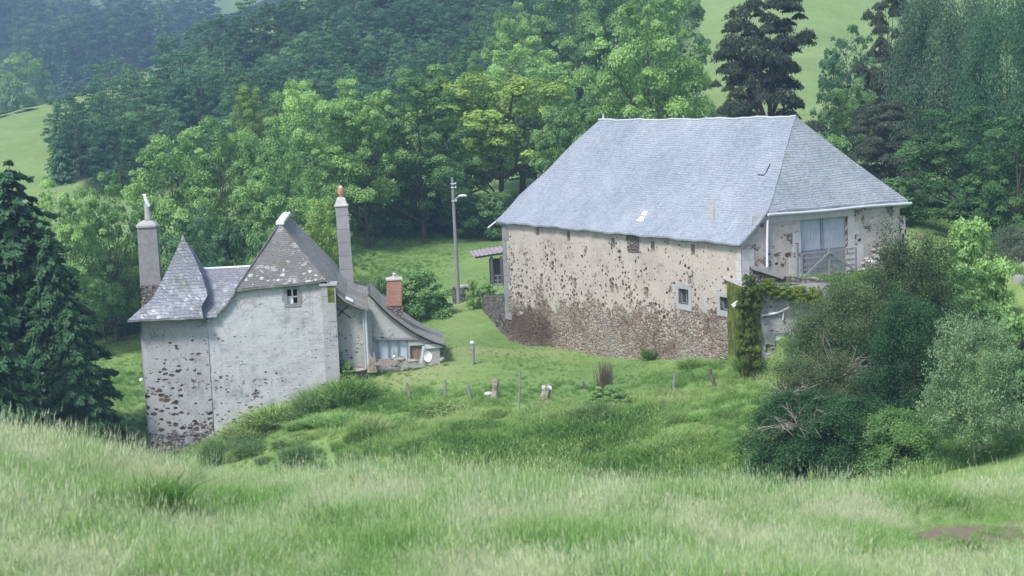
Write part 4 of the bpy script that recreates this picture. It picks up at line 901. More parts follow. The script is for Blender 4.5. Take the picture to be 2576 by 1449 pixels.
    m = MB(); c = T+np.array([0, 0, .44]); m.tube([c, c+[0, 0, .16], c+[0, 0, .2], c+[0, 0, .36], c+[0, 0, .52], c+[0, 0, .62]], [.13, .11, .17, .19, .17, .05], 10); m.build('chimney_pot', M['terracotta'], o)
    m = MB(); m.tube([c+[0, 0, .56], c+[0, 0, .66], c+[0, 0, .72]], [.15, .10, .02], 10); m.build('cowl', M['stone_pale'], o)
    # brick stack on the lean-to
    o, T = chimney((991, 768), (991, 703), 2.0, 36*sc_*.99, .75, M['brick'], .0, 'red brick chimney with a white slab cap')
    m = MB(); z = P3(991, 770, 2.)[2]; m.box(T[0]-.40, 1.60, z-1.1, T[0]+.42, 2.40, z); m.build('stack_foot', M['dry_stone'], o)
    m = MB(); m.box(T[0]-.44, 1.56, T[2], T[0]+.44, 2.44, T[2]+.08); m.build('chimney_cap', M['stone_pale'], o)
    m = MB(); m.tube([T+[0, 0, .08], T+[0, 0, .22], T+[.03, 0, .3], T+[-.02, 0, .36]], [.05, .04, .1, .02], 7); m.tube([T+[-.22, 0, .14], T+[.2, 0, .18]], .02, 5); m.build('cowl', M['zinc'], o)
    # --- lean-to wing
    ly = 1.0; lp = [(928, 745), (985, 794), (1050, 840), (1119, 866)]
    tf2 = interp([px(*p, ly) for p in lp]); xa = px(929, 800, ly)[0]; xb = px(1106, 880, ly)[0]
    zw = px(975, 852, ly)[1]
    g0, g1 = px(931, 880, ly)[0], px(1027, 880, ly)[0]; zb = px(975, 907, ly)[1]
    p0, p1 = px(1032, 890, ly)[0], px(1068, 890, ly)[0]; zp = px(1050, 869, ly)[1]
    m = MB(); wall_sheet(m, (xa, xb), lambda u: tf2(u)-.03, zb-1.2, [(g0, g1, zb, zw), (p0, p1, zb-.05, zp)], lambda u, v, d: (u, ly+d, v), .35, .25)
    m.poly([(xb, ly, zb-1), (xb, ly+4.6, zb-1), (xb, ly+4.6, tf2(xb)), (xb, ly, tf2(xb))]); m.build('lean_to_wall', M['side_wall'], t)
    m = MB(); m.box(g0, ly+.2, zb, g1, ly+.23, zw); o = m.build('glazed_door', M['glass_pale'], t)
    for x_ in np.array([0, .2, .47, .73, 1.]):
        m = MB(); xx = g0+.05+(g1-g0-.1)*x_; m.bar((xx, ly+.1, zb-.05), (xx+(0.05 if x_ > .4 else 0), ly+.1, zw-.03), .09 if x_ in (0, .2, 1.) else .055, .08); m.build('mullion', M['wood_grey'], o)
    m = MB(); m.box(p0, ly+.15, zb-.05, p1, ly+.2, zp); m.build('board_panel', M['wood_brown'], t)
    m = MB(); m.bar((g0-.2, ly-.06, zw+.06), (p1+.3, ly-.06, zw-.12), .08, .1); m.build('lintel', M['wood_grey'], t)
    m = MB(); A = P3(1070, 872, ly-.08); B = P3(1112, 869, ly-.08); m.bar(A, B, .1, .22); m.build('gutter_board', M['zinc'], t)
    # lean-to roof
    E = [P3(*p, ly-.25) for p in ((930, 738), (960, 768), (985, 790), (1020, 816), (1050, 836), (1085, 854), (1121, 866))]
    m = MB(); P = []; UV = []; s = 0
    for i, p in enumerate(E):
        if i: s += math.hypot(p[0]-E[i-1][0], p[2]-E[i-1][2])
        r = [(p[0]+.02*math.sin(y*3+i), y, p[2]-.05*math.sin(math.pi*k)+.02*math.sin(3*y+i)) for k, y in zip(np.linspace(0, 1, 14), np.linspace(ly-.25, ly+5.2-.3*i/6, 14))]
        P.append(r); UV.append([(q[1], s+3) for q in r])
    m.grid(P, UV); Q = [[(x, y, z-.1) for x, y, z in r] for r in P]; m.grid(Q, UV)
    for i in range(len(P)-1): m.poly([P[i][0], P[i+1][0], Q[i+1][0], Q[i][0]])
    for j in range(13): m.poly([P[-1][j], P[-1][j+1], Q[-1][j+1], Q[-1][j]])
    m.build('lean_to_roof', M['slate_slope'], t)
    m = MB()
    for i in range(len(P)-1): m.bar(np.array(P[i][0])+[0, -.03, -.14], np.array(P[i+1][0])+[0, -.03, -.14], .06, .07)
    m.build('verge_board', M['dark'], t)
house()

# ------------------------------------------------------------------ terrace, outbuilding, yard walls
def rocks(name, mat, pts, r, parent=None, seed=1, squash=.65):
    g = np.random.default_rng(seed); m = MB()
    for (x, y, z), rr in zip(pts, r):
        ax = np.array([rr*g.uniform(.8, 1.5), rr*g.uniform(.8, 1.2), rr*squash*g.uniform(.8, 1.2)]); off = g.uniform(0, 6, 3); rz = g.uniform(0, 6.28); c, s = math.cos(rz), math.sin(rz)
        n = 7; rows = []
        for i in range(5):
            th = math.pi*i/4; row = []
            for j in range(n):
                ph = j*2*math.pi/n; k = 1+.22*math.sin(3*ph+off[0]+th*2)+.15*math.sin(5*th+off[1]+ph)
                v = np.array([math.sin(th)*math.cos(ph), math.sin(th)*math.sin(ph), math.cos(th)])*ax*k
                row.append((x+v[0]*c-v[1]*s, y+v[0]*s+v[1]*c, z+v[2]))
            rows.append(row)
        for i in range(4):
            for j in range(n): 
                q = [rows[i][j], rows[i][(j+1) % n], rows[i+1][(j+1) % n], rows[i+1][j]]
                m.poly(q if 0 < i < 3 else ([q[0], q[2], q[3]] if i == 0 else [q[0], q[1], q[2]]))
    return m.build(name, mat, parent)
def outbuilding():
    fr = Frame(*at(1912, 900, 76.2)[:2], -14.0, R(6)); px = fr.px
    t = thing('outbuilding', 'small ivy grown stone outbuilding built into the terrace with a pale blue white door', 'outbuilding', fr.o, fr.yaw)
    xa = px(1868, 800)[0]; xi = px(1911, 800)[0]; xb = px(2090, 800)[0]; zt = px(1980, 716)[1]; zb = -1.6
    g0, g1 = px(1950, 880)[0], px(1985, 880)[0]; dz0, dz1 = px(1965, 918)[1], px(1965, 838)[1]
    wx0, wx1 = px(1926, 870)[0], px(1937, 870)[0]; wz0, wz1 = px(1930, 888)[1], px(1930, 866)[1]
    m = MB(); wall_sheet(m, (xi, xb), lambda u: zt+.05*math.sin(3*u), zb, [(g0, g1, dz0, dz1), (wx0, wx1, wz0, wz1)], lambda u, v, d: (u, d, v), .3, .25)
    m.poly([(xa, 0, zt), (xb, 0, zt), (xb, 4, zt), (xa, 4, zt)]); m.poly([(xb, 0, zb), (xb, 4, zb), (xb, 4, zt), (xb, 0, zt)]); m.build('wall', M['side_wall'], t)
    m = MB(); g = np.random.default_rng(2); us = np.linspace(xa, xi, 12); vs = np.linspace(zb, zt+.05, 30)
    P = [[(u-(.16*math.sin(v*2.3)+.1*math.sin(v*5.1)+.1 if u < xa+.05 else 0), -.10-.12*math.sin(v*3+u*5)-.12*g.uniform(), v-(.25*g.uniform() if v > zt else 0)) for u in us] for v in vs]; m.grid(P); m.poly([(xa, -.1, zb), (xa, 3, zb), (xa, 3, zt), (xa, -.1, zt)]); m.poly([P[-1][0], P[-1][-1], (xi, 3, zt), (xa, 3, zt)])
    m.build('mossy_wall', M['moss'], t)
    m = MB(); m.box(g0, .12, dz0, g1, .17, dz1); m.build('door', M['white_paint'], t)
    m = MB(); m.box(wx0, .2, wz0, wx1, .22, wz1); m.build('window', M['dark'], t)
    m = MB(); m.tube([(*px(1914, 794)[:1], -.1, px(1914, 794)[1]), (px(1955, 786)[0], -.12, px(1955, 786)[1])], .06, 7); A, B = px(1955, 786), px(1981, 770); m.tube([(A[0], -.12, A[1]), (B[0], -.35, B[1])], .04, 6)
    C = px(1968, 804); m.tube([(px(1970, 782)[0], -.12, px(1970, 782)[1]), (C[0], -.1, C[1])], .035, 6); m.build('gutter', M['zinc_bright'], t)
    A, B = px(1842, 770, -.3), px(1874, 748, -.3); m = MB(); m.bar((A[0], -.3, A[1]), (B[0], -.3, B[1]), .1, .16); m.build('flashing_board', M['zinc_bright'], t)
    A, B = px(1892, 672, -.1), px(1972, 697, -.1); m = MB(); m.bar((A[0], .1, A[1]), (B[0], .1, B[1]), .5, .2)
    m.build('lean_roof', M['concrete_dark'], t)
    m = MB(); m.poly([(px(1885, 700)[0], 0, px(1885, 712)[1]), (px(2085, 712)[0], 0, px(2085, 712)[1]), (px(2085, 700)[0], 0, px(2085, 704)[1]), (px(1975, 692)[0], 0, px(1975, 694)[1]), (px(1885, 670)[0], 0, px(1885, 670)[1])]); m.build('stone_parapet', M['dry_stone'], t)
    return fr
OB = outbuilding()
# dark retaining wall that bends down from the barn's far corner
def yard_wall():
    top = [(1203, 752, 107.), (1215, 748, 105.5), (1235, 746, 103.5), (1255, 746, 101.5), (1276, 747, 99.9)]
    base = [(1201, 778), (1212, 800), (1232, 832), (1255, 850), (1281, 864)]
    T = [at(*p) for p in top]; B = [at(b[0], b[1], p[2]) for b, p in zip(base, top)]
    o = T[-1]; t = thing('retaining_wall', 'dark rough stone retaining wall curving away from the left corner of the barn', 'wall', (o[0], o[1], B[-1][2]))
    ref = np.array([o[0], o[1], B[-1][2]])
    from_ = [np.linspace(0, 4, 30)]
    def ip(A, k): i = min(3, int(k)); return A[i]+(A[i+1]-A[i])*(k-i)
    m = MB(); g = np.random.default_rng(1); P = []; UV = []
    ks = np.linspace(0, 4, 34)
    for v in np.linspace(0, 1, 12):
        row = []; ruv = []
        for k in ks:
            a = ip(B, k)-[0, 0, .5]; b = ip(T, k); p = a+(b-a)*v-ref; d = .05*g.normal(); row.append(p+[d*.5, d, .03*g.normal() if v == 1 else 0]); ruv.append((k*2.4, p[2]))
        P.append(row); UV.append(ruv)
    m.grid(P, UV); top2 = [q+np.array([.25, .55, -.02]) for q in P[-1]]; m.grid([P[-1], top2], [UV[-1], [(a, b+.5) for a, b in UV[-1]]]); m.build('stone_face', M['dry_stone'], t)
yard_wall()
# low ruined wall with a pale slab, the lean-to shelter, lamp
c = at(1168, 752, 111.); t = thing('low_stone_wall', 'short low dry stone wall capped with a pale slab beside the lamp post', 'wall', (c[0], c[1], gz(c[0], c[1])))
g = np.random.default_rng(4); m = MB(); us = np.linspace(-.8, .75, 9); P = [[(u, -.25+.04*g.normal(), v+.02*g.normal()) for u in us] for v in np.linspace(-.4, .95, 7)]; m.grid(P, [[(a[0], a[2]) for a in r] for r in P]); m.grid([P[-1], [(p[0], .4, p[2]) for p in P[-1]]]); m.poly([(.75, -.25, -.4), (.75, .4, -.4), (.75, .4, .95), (.75, -.25, .95)]); m.poly([(-.8, -.25, -.4), (-.8, .4, -.4), (-.8, .4, .95), (-.8, -.25, .95)])
m.build('stones', M['dry_stone'], t); m = MB(); m.box(-.45, -.28, .97, .85, .45, 1.09); m.build('slab', M['stone_pale'], t)
def shelter():
    fr = Frame(*at(1235, 690, 107)[:2], 0, R(10)); z0 = fr.px(1235, 712)[1]; fr.o[2] = z0
    t = thing('open_shelter', 'small open timber shelter with a rusty tin roof against the barn\'s left end', 'shelter', fr.o, fr.yaw); px = fr.px
    A, B = px(1192, 646, -.6), px(1268, 634, -.6); m = MB(); n = 14
    P = [[(x, y, A[1]+(B[1]-A[1])*(x-A[0])/(B[0]-A[0])+.22*(y+.6)/1.9+.03*math.sin(x*22)) for x in np.linspace(A[0], B[0]+.2, 50)] for y in (-.6, 1.3)]; m.grid(P); m.build('tin_roof', M['tin_rust'], t)
    m = MB(); m.bar((A[0]+.1, -.45, A[1]-.08), (B[0]+.1, -.45, B[1]-.08), .08, .12); m.build('beam', M['wood_dark'], t)
    for X in (1237, 1262):
        m = MB(); p = px(X-1, 650, -.35); q = px(X+1, 700, -.35); m.bar((p[0], -.35, q[1]-.3), (p[0], -.35, p[1]+.12), .15, .15); m.build('post', M['wood_dark'], t)
    m = MB(); p0, p1 = px(1238, 694, -.3), px(1266, 716, -.3)
    for k in np.linspace(0, 1, 3): z = p1[1]+(p0[1]-p1[1])*k; m.bar((p0[0], -.3, z), (p1[0]+.1, -.3, z), .05, .07)
    for k in np.linspace(0, 1, 3): x = p0[0]+(p1[0]-p0[0])*k; m.bar((x, -.33, p1[1]-.2), (x, -.33, p0[1]+.05), .07, .05)
    m.build('railing', M['wood_grey'], t)
    m = MB(); m.box(p0[0], .6, p1[1], p1[0]+.3, .7, px(1250, 650, .6)[1]); m.build('back_boards', M['wood_dark'], t)
shelter()
def lamp():
    Y = 110.; b = at(1152, 712, Y); p = at(1138.5, 446, Y)
    gb = gz(b[0], Y); t = thing('street_lamp', 'grey wooden pole with a white lamp head on a curved arm', 'street lamp', (b[0], Y, gb))
    H = p[2]-gb; dx = (p[0]-b[0])*.0+(-.08); m = MB(); m.tube([(0, 0, -.3), (dx*.5, 0, H*.5), (dx, 0, H)], [.15, .12, .09], 10); m.build('pole', M['wood_grey'], t)
    s = Y/F; za = H-(505-446)*s; m = MB(); A = np.array([dx*.8+.06, 0, za]); m.tube([A, A+[.12, -.05, .16], A+[.3, -.1, .25], A+[.55, -.15, .27]], .03, 6); m.build('arm', M['zinc'], t)
    m = MB(); C = A+np.array([.58, -.15, .30]); n = 10; prev = None
    for q, x in ((.05, -.32), (.8, -.22), (1, 0), (.85, .2), (.05, .32)):
        ring = [C+np.array([x, .13*q*math.cos(a), .09*q*math.sin(a)+.04*(1-abs(x)*3)]) for a in np.arange(n)*2*math.pi/n]
        if prev: 
            for j in range(n): m.poly([prev[j], prev[(j+1) % n], ring[(j+1) % n], ring[j]], None, True)
        prev = ring
    m.build('lamp_head', M['white_paint'], t)
    m = MB()
    for dz in (.45, .7, 1.6):
        m = MB(); m.tube([(dx-.12, -.12, H-dz), (dx+.25, -.14, H-dz+.02)], .03, 6); m.tube([(dx+.22, -.14, H-dz-.02), (dx+.22, -.14, H-dz+.12)], .045, 6); m.build('insulator_bracket', M['zinc'], t)
lamp()
# ------------------------------------------------------------------ posts and odds and ends in the meadow
FG = 'old fence posts standing in the meadow between the two buildings'
def post(label, bx, by, tx, ty, w, mat='wood_grey', white=False, lean=0, group=FG, jag=False, name='fence_post'):
    b = ground_at(bx, by); Y = b[1]; T = at(tx, ty, Y); t = thing(name, label, 'post', (b[0], b[1], b[2]), 0, group); g = np.random.default_rng(int(bx)); w = w*1.35
    d = T-b; m = MB(); n = 5; r = w*Y/F/2
    pts = [d*k+np.array([g.normal()*r*.25, g.normal()*r*.2, 0]) for k in np.linspace(-.12, 1, n)]
    m.tube(pts, [r*1.1, r*1.05, r, r*.95, r*.8], 7)
    if jag:
        for a in range(4): m.tube([d*.9+[math.cos(a*1.6)*r*.6, math.sin(a*1.6)*r*.6, 0], d*(1.0+.09*g.uniform())+[math.cos(a*1.6)*r*.6, math.sin(a*1.6)*r*.6, 0]], [r*.5, r*.08], 5)
    m.build('post', M[mat], t)
    if white: m = MB(); m.tube([d*.97, d*1.07], r*1.25, 7); m.build('top', M['white_paint'], t)
    return t, d
post('tall thin post with a pale top where the lane widens', 1188, 917, 1188, 862, 7, white=True)
post('slender leaning grey stake left of the mown patch', 1030, 1002, 1022, 962, 5)
post('thin straight stake below the mown patch', 1121, 1004, 1118, 955, 5)
post('thin stake tipped slightly left of the thick brown post', 1183, 1006, 1178, 967, 6)
post('thick rough brown post with the white bucket at its foot', 1244, 1006, 1243, 953, 12, 'driftwood', jag=True)
post('very thin tall stick in the long grass right of the bucket', 1306, 1036, 1309, 932, 3.5, 'wood_grey')
post('thick broken bleached stump with white splinters on top', 1373, 1014, 1373, 970, 18, 'driftwood', jag=True)
post('short dark stake left of the dead shrub', 1474, 979, 1467, 960, 5, 'wood_dark')
post('grey stake with a fallen plank at its foot', 1697, 984, 1694, 940, 6)
post('dark stake leaning hard to the left near the barn foot', 1801, 981, 1784, 928, 8, 'wood_dark')
post('short dark stake leaning left beside the thorn bushes', 1905, 957, 1888, 937, 6, 'wood_dark')
post('thin pale stake right of the field gate', 2182, 690, 2179, 658, 4, 'wood_grey', group=None)
c = ground_at(1706, 992); t = thing('fallen_plank', 'dark brown plank lying in the grass under the grey stake', 'plank', c); m = MB(); m.bar((-.28, 0, .28), (.26, -.1, .04), .14, .06); m.build('board', M['wood_brown'], t)
c = ground_at(1229, 1002); t = thing('bucket', 'small white bucket at the foot of the thick brown post', 'bucket', c)
m = MB(); m.tube([(0, 0, 0), (0, 0, .24)], [.15, .19], 12); m.build('body', M['concrete'], t); m = MB(); m.tube([(0, 0, .22), (0, 0, .30)], [.21, .15], 12); m.build('lid', M['white_paint'], t)
c = at(1372, 972, ground_at(1373, 1014)[1]); t = thing('rag', 'scrap of white cloth caught on the broken stump', 'rag', c+np.array([0, -.12, 0])); m = MB(); g = np.random.default_rng(5); P = [[(x+.02*g.normal(), -.02+.03*g.normal(), z-.25*x*x+.02*g.normal()) for x in np.linspace(-.15, .3, 6)] for z in (-.12, -.04, .06)]; m.grid(P); m.build('cloth', M['white_paint'], t)
# things leaning on the lean-to
def lt(px_, py_, ly): a, b = HF.px(px_, py_, ly); return HF.world(a, ly, b)
c = lt(1076, 909, .55); t = thing('satellite_dish', 'round white dish standing on the ground against the lean-to wall', 'dish', c, HF.yaw)
m = MB(); n = 18; r = .27; prev = None
for q, dpt in ((.02, .07), (.5, .05), (.85, .015), (1, -.02)):
    ring = [(r*q*math.cos(a)*.85, dpt-.12+.2*q*0, .30+r*q*math.sin(a)*1.08) for a in np.arange(n)*2*math.pi/n]
    if prev:
        for j in range(n): m.poly([prev[j], prev[(j+1) % n], ring[(j+1) % n], ring[j]], None, True)
    prev = ring
m.build('reflector', M['zinc_bright'], t); m = MB(); m.tube([(0, -.05, .28), (0, .1, 0)], .025, 6); m.build('stand', M['wood_dark'], t)
c = lt(1058, 912, .6); t = thing('leaning_board', 'pale grey board propped upright left of the white dish', 'board', c, HF.yaw); m = MB(); m.bar((0, 0, -.05), (.2, .2, .85), .13, .05); m.build('board', M['wood_pale'], t)
c = lt(934, 925, .3); t = thing('driftwood_stump', 'tall splintered pale tree stump leaning by the downpipes', 'stump', c, HF.yaw); m = MB()
for a in range(6): m.tube([(-.12+.07*a, .02*a, -.25), (-.1+.06*a, 0, .35+.05*(a % 3)), (-.1+.05*a+.03*math.sin(a*3), -.02, .55+.2*((a*7) % 4)/2)], [.12, .08, .015], 6)
m.build('wood', M['driftwood'], t)
c = lt(975, 914, .3); t = thing('timber_beam', 'weathered brown beam lying under the glazed door', 'beam', c, HF.yaw); m = MB(); m.bar((-.72, 0, 0), (.78, .05, .09), .16, .16); m.bar((-.6, .25, .14), (.35, .25, .16), .12, .1); m.build('beam', M['driftwood'], t)
for lab, X, Y_, r in (('flat grey stone slab left of the brown board', 1010, 905, .26), ('long pale slab lying below the brown board', 1036, 909, .3), ('small grey stone at the lean-to right corner', 1113, 905, .2), ('dark boulder at the foot of the downpipes', 905, 931, .36)):
    c = lt(X, Y_, .35); t = thing('boulder', lab, 'stone', c, HF.yaw, 'loose stones along the lean-to'); rocks('stone', M['stone'], [(0, 0, .05)], [r], t, seed=int(X), squash=.4)
c = lt(992, 900, .8); t = thing('wreath', 'white and brown clutter resting on the sill of the glazed door', 'ornament', c, HF.yaw); m = MB(); g = np.random.default_rng(6)
for i in range(10): p = g.normal(0, .1, 3); m.tube([p+[0, 0, .15], p+g.normal(0, .12, 3)+[0, 0, .2]], .015, 4)
m.build('twigs', M['driftwood'], t); rocks('bundle', M['white_paint'], [(0, 0, .08)], [.1], t)
for lab, X, Y_, YY in (('small white stone in the field at the tower\'s left edge', 356, 958, 95), ('small pale stone near the foot of the big spruce', 250, 1029, 92)):
    c = ground_at(X, Y_, 80); t = thing('field_stone', lab, 'stone', c, 0, 'pale stones in the left field'); rocks('stone', M['white_paint'], [(0, 0, .08), (.2, 0, .05)][:1 if X > 300 else 2], [.16, .1][:1 if X > 300 else 2], t, seed=X)
# rubble by the barn door and wall on the far right
g = np.random.default_rng(12); pts = []; rr = []
for i in range(260):
    u = g.uniform(0, 1); y = BD['dr']+.9+u*3.3; x = BD['ex']+.15+abs(g.normal(0, .45)); hgt = (1.5*math.exp(-((y-BD['dr']-2.2)/1.3)**2)+.15); z = BD['dz']+hgt*g.uniform(0, 1)*max(0, 1-(x-BD['ex'])/1.6)
    pts.append((x, y, z)); rr.append(g.uniform(.08, .2))
t = thing('rubble_heap', 'heap of loose stones fallen against the barn wall right of the door', 'rubble', (BX, BY, -15.2), -BYAW); tag(rocks('stones', M['stone'], pts[:190], rr, t, 3), kind='stuff'); tag(rocks('pale_stones', M['stone_pale'], pts[190:], rr, t, 4), kind='stuff')
a = at(2515, 745, 84); b = at(2640, 770, 80); t = thing('field_wall', 'dark tumbled dry stone wall at the right edge', 'wall', (a[0], a[1], a[2]-.9)); pts = []; rr = []
for i in range(220): k = g.uniform(0, 1); p = (b-a)*k; pts.append((p[0]+g.normal(0, .1), p[1]+g.normal(0, .2), g.uniform(.0, 1.35)+.04*g.normal())); rr.append(g.uniform(.12, .26))
rocks('stones', M['stone'], pts, rr, t, 6)
# concrete pad by the right edge
P = [ground_at(2535, 690, 75), ground_at(2640, 688, 75), ground_at(2640, 712, 75), ground_at(2548, 712, 75)]
zc = max(p[2] for p in P)
m = MB(); m.poly([(p[0], p[1], zc+.05) for p in P]); 
for i in range(4): p, q = P[i], P[(i+1) % 4]; m.poly([(p[0], p[1], zc+.05), (q[0], q[1], zc+.05), (q[0], q[1], zc-2), (p[0], p[1], zc-2)])
tag(m.build('concrete_path', M['concrete']), kind='structure')

# ------------------------------------------------------------------ trees
T_ = add_tree
BEH = 'broadleaf trees in the belt behind the buildings'
trees = [
 # name, label, px, top, width, Y, proto, mat
 ('broadleaf_tree', 'pale green tree right behind the big spruce at left', 150, 440, 210, 118, 'broadB', 'bright'),
 ('broadleaf_tree', 'bushy light green tree left of the tower chimney', 265, 432, 190, 124, 'dome', 'bright'),
 ('broadleaf_tree', 'tall bright maple behind the tower chimney', 425, 325, 270, 128, 'broadC', 'bright'),
 ('broadleaf_tree', 'bright rounded tree behind the tower roof tip', 545, 292, 240, 134, 'broadA', 'bright'),
 ('broadleaf_tree', 'small bright tree above the link roof', 655, 285, 190, 130, 'broadB', 'mid'),
 ('broadleaf_tree', 'tall yellow olive tree against the dark wood', 632, 186, 130, 168, 'tall', 'olive'),
 ('broadleaf_tree', 'broad light tree above the main roof', 765, 196, 230, 140, 'broadA', 'bright'),
 ('broadleaf_tree', 'dense green tree behind the main roof ridge', 720, 330, 260, 122, 'broadC', 'mid'),
 ('broadleaf_tree', 'light crowned tree above the middle chimney', 905, 188, 240, 142, 'broadB', 'bright'),
 ('broadleaf_tree', 'dark leaning tree behind the middle chimney', 900, 330, 240, 150, 'broadC', 'dark'),
 ('broadleaf_tree', 'very tall dark green tree left of the olive tree', 1045, 124, 250, 146, 'tall', 'mid'),
 ('broadleaf_tree', 'dark slope of foliage falling from the tall tree', 985, 290, 240, 152, 'cone', 'mid'),
 ('broadleaf_tree', 'lower green tree standing over the lane', 1090, 330, 240, 156, 'broadC', 'mid'),
 ('broadleaf_tree', 'wide pale green tree rising behind the olive tree', 1300, 92, 350, 172, 'dome', 'bright'),
 ('broadleaf_tree', 'smaller pale tree left of the wide pale one', 1170, 128, 170, 165, 'dome', 'mid'),
 ('broadleaf_tree', 'big olive yellow tree behind the lamp post', 1245, 170, 430, 160, 'open', 'olive'),
 ('broadleaf_tree', 'bright pointed tree near the top centre', 1292, 0, 130, 200, 'broadB', 'bright'),
 ('broadleaf_tree', 'dark tree under the top edge behind the bright pointed one', 1440, -70, 220, 205, 'broadA', 'mid'),
 ('broadleaf_tree', 'dark broad tree along the top left of the tall maple', 1545, -120, 240, 200, 'broadC', 'mid'),
 ('broadleaf_tree', 'huge bright maple behind the barn ridge', 1625, -70, 300, 140, 'broadC', 'bright'),
 ('broadleaf_tree', 'low leafy tree at the maple\'s foot by the ridge end', 1560, 160, 190, 150, 'broadA', 'mid'),
 ('broadleaf_tree', 'small pale bush tree between maple and pine', 1735, 235, 150, 150, 'bush', 'mid'),
 ('broadleaf_tree', 'green tree behind the left shoulder of the barn roof', 1445, 240, 190, 142, 'open', 'mid'),
 ('broadleaf_tree', 'dim green tree in the gap left of the barn roof', 1360, 270, 150, 160, 'open', 'dark'),
 ('small_tree', 'bright low tree just behind the lamp', 1222, 478, 150, 147, 'bush', 'mid'),
 ('small_tree', 'dark green low tree at the meadow edge behind the lamp', 1110, 470, 170, 150, 'bush', 'dark'),
 ('small_tree', 'shadowy low tree beside the middle chimney', 955, 450, 150, 148, 'bush', 'dark'),
 ('small_tree', 'olive green round tree left of the middle chimney', 812, 505, 160, 112, 'dome', 'olive'),
 ('small_tree', 'grey green round tree behind the tower roof', 480, 515, 180, 118, 'dome', 'teal'),
 ('small_tree', 'dark small tree behind the link roof', 585, 545, 140, 120, 'bush', 'dark'),
 ('small_tree', 'dark bushy tree between chimney and spruce', 320, 600, 180, 128, 'bush', 'mid'),
 ('small_tree', 'thicket tree beside the left chimney foot', 250, 640, 170, 126, 'bush', 'dark'),
 ('small_tree', 'shaded small tree behind the main roof left side', 655, 560, 130, 110, 'bush', 'mid'),
 ('small_tree', 'shaded tree right of the main roof tip', 770, 560, 120, 114, 'bush', 'dark'),
 # right side
 ('broadleaf_tree', 'light green loose tree right of the scots pine', 2130, 60, 170, 150, 'dome', 'teal'),
 ('broadleaf_tree', 'soft green tree lower right of the pine', 2140, 190, 150, 135, 'broadB', 'mid'),
 ('broadleaf_tree', 'low bright bushes on the bank behind the roof slope', 2110, 330, 130, 120, 'bush', 'mid'),
 ('broadleaf_tree', 'dark leafy tree behind the barn\'s right eave', 2230, 440, 170, 100, 'bush', 'dark'),
 ('broadleaf_tree', 'big dark green maple above the barn\'s right end', 2440, 262, 330, 98, 'broadC', 'dark'),
 ('broadleaf_tree', 'dark tree low at the right of the big maple', 2560, 300, 220, 92, 'broadA', 'dark'),
 ('weeping_birch', 'tall grey green weeping birch at upper right', 2385, -90, 270, 120, 'weep', 'weep'),
 ('weeping_birch', 'second misty green birch by the top right corner', 2530, -60, 250, 112, 'weep', 'blue'),
 ('broadleaf_tree', 'teal green tree between the dark conifer and the birch', 2290, 30, 200, 140, 'dome', 'teal'),
 ('small_tree', 'bright leafy bush tree right of the rubble heap', 2435, 532, 190, 74, 'bush', 'bright'),
 ('small_tree', 'greyish shrub at the right edge above the concrete', 2565, 560, 150, 86, 'hawlow', 'grey'),
 ('small_tree', 'deep green shrub at the right edge below the wall', 2570, 775, 200, 62, 'bush', 'mid'),
 ('broadleaf_tree', 'tall dark tree off the left shoulder of the pine', 1700, -60, 150, 190, 'broadB', 'dark'),
]
for nm, lab, x, top, w, Y, k, mt in trees: T_(nm, lab, 'tree', x, top, w, Y, k, mt, BEH)
SP = 'dark conifers at the left edge'
T_('spruce', 'huge dark spruce with drooping tiers filling the left edge', 'tree', 20, 398, 520, 84, 'spruceA', 'spruce', SP)
T_('spruce', 'shorter spruce whose low branches reach the left field', 'tree', 120, 570, 300, 82, 'spruceA', 'sprucepale', SP)
T_('spruce', 'dark spruce crown cut by the left edge of the picture', 'tree', -60, 600, 420, 76, 'spruceB', 'spruce', SP)
T_('spruce', 'dense spruce filling the gap between the left edge trees', 'tree', 75, 500, 420, 90, 'spruceB', 'spruce', SP)
T_('spruce', 'bushy lower spruce at the foot of the left edge trees', 'tree', 170, 760, 240, 80, 'spruceA', 'sprucepale', SP)
T_('scots_pine', 'big dark scots pine rising behind the barn ridge', 'tree', 1925, -70, 270, 128, 'pineA', 'pine')
T_('scots_pine', 'smaller dark pine tucked left of the big one', 'tree', 1850, 130, 150, 134, 'pineB', 'pine')
T_('dark_conifer', 'tall brownish black conifer reaching the top edge at right', 'tree', 2235, -80, 170, 128, 'pineB', 'pine')
T_('dark_conifer', 'dark grey conifer boughs above the barn\'s right roof slope', 'tree', 2225, 240, 200, 112, 'pineB', 'pine')
T_('dark_conifer', 'small dark fir at the right edge of the picture', 'tree', 2590, 120, 160, 104, 'spruceB', 'spruce')
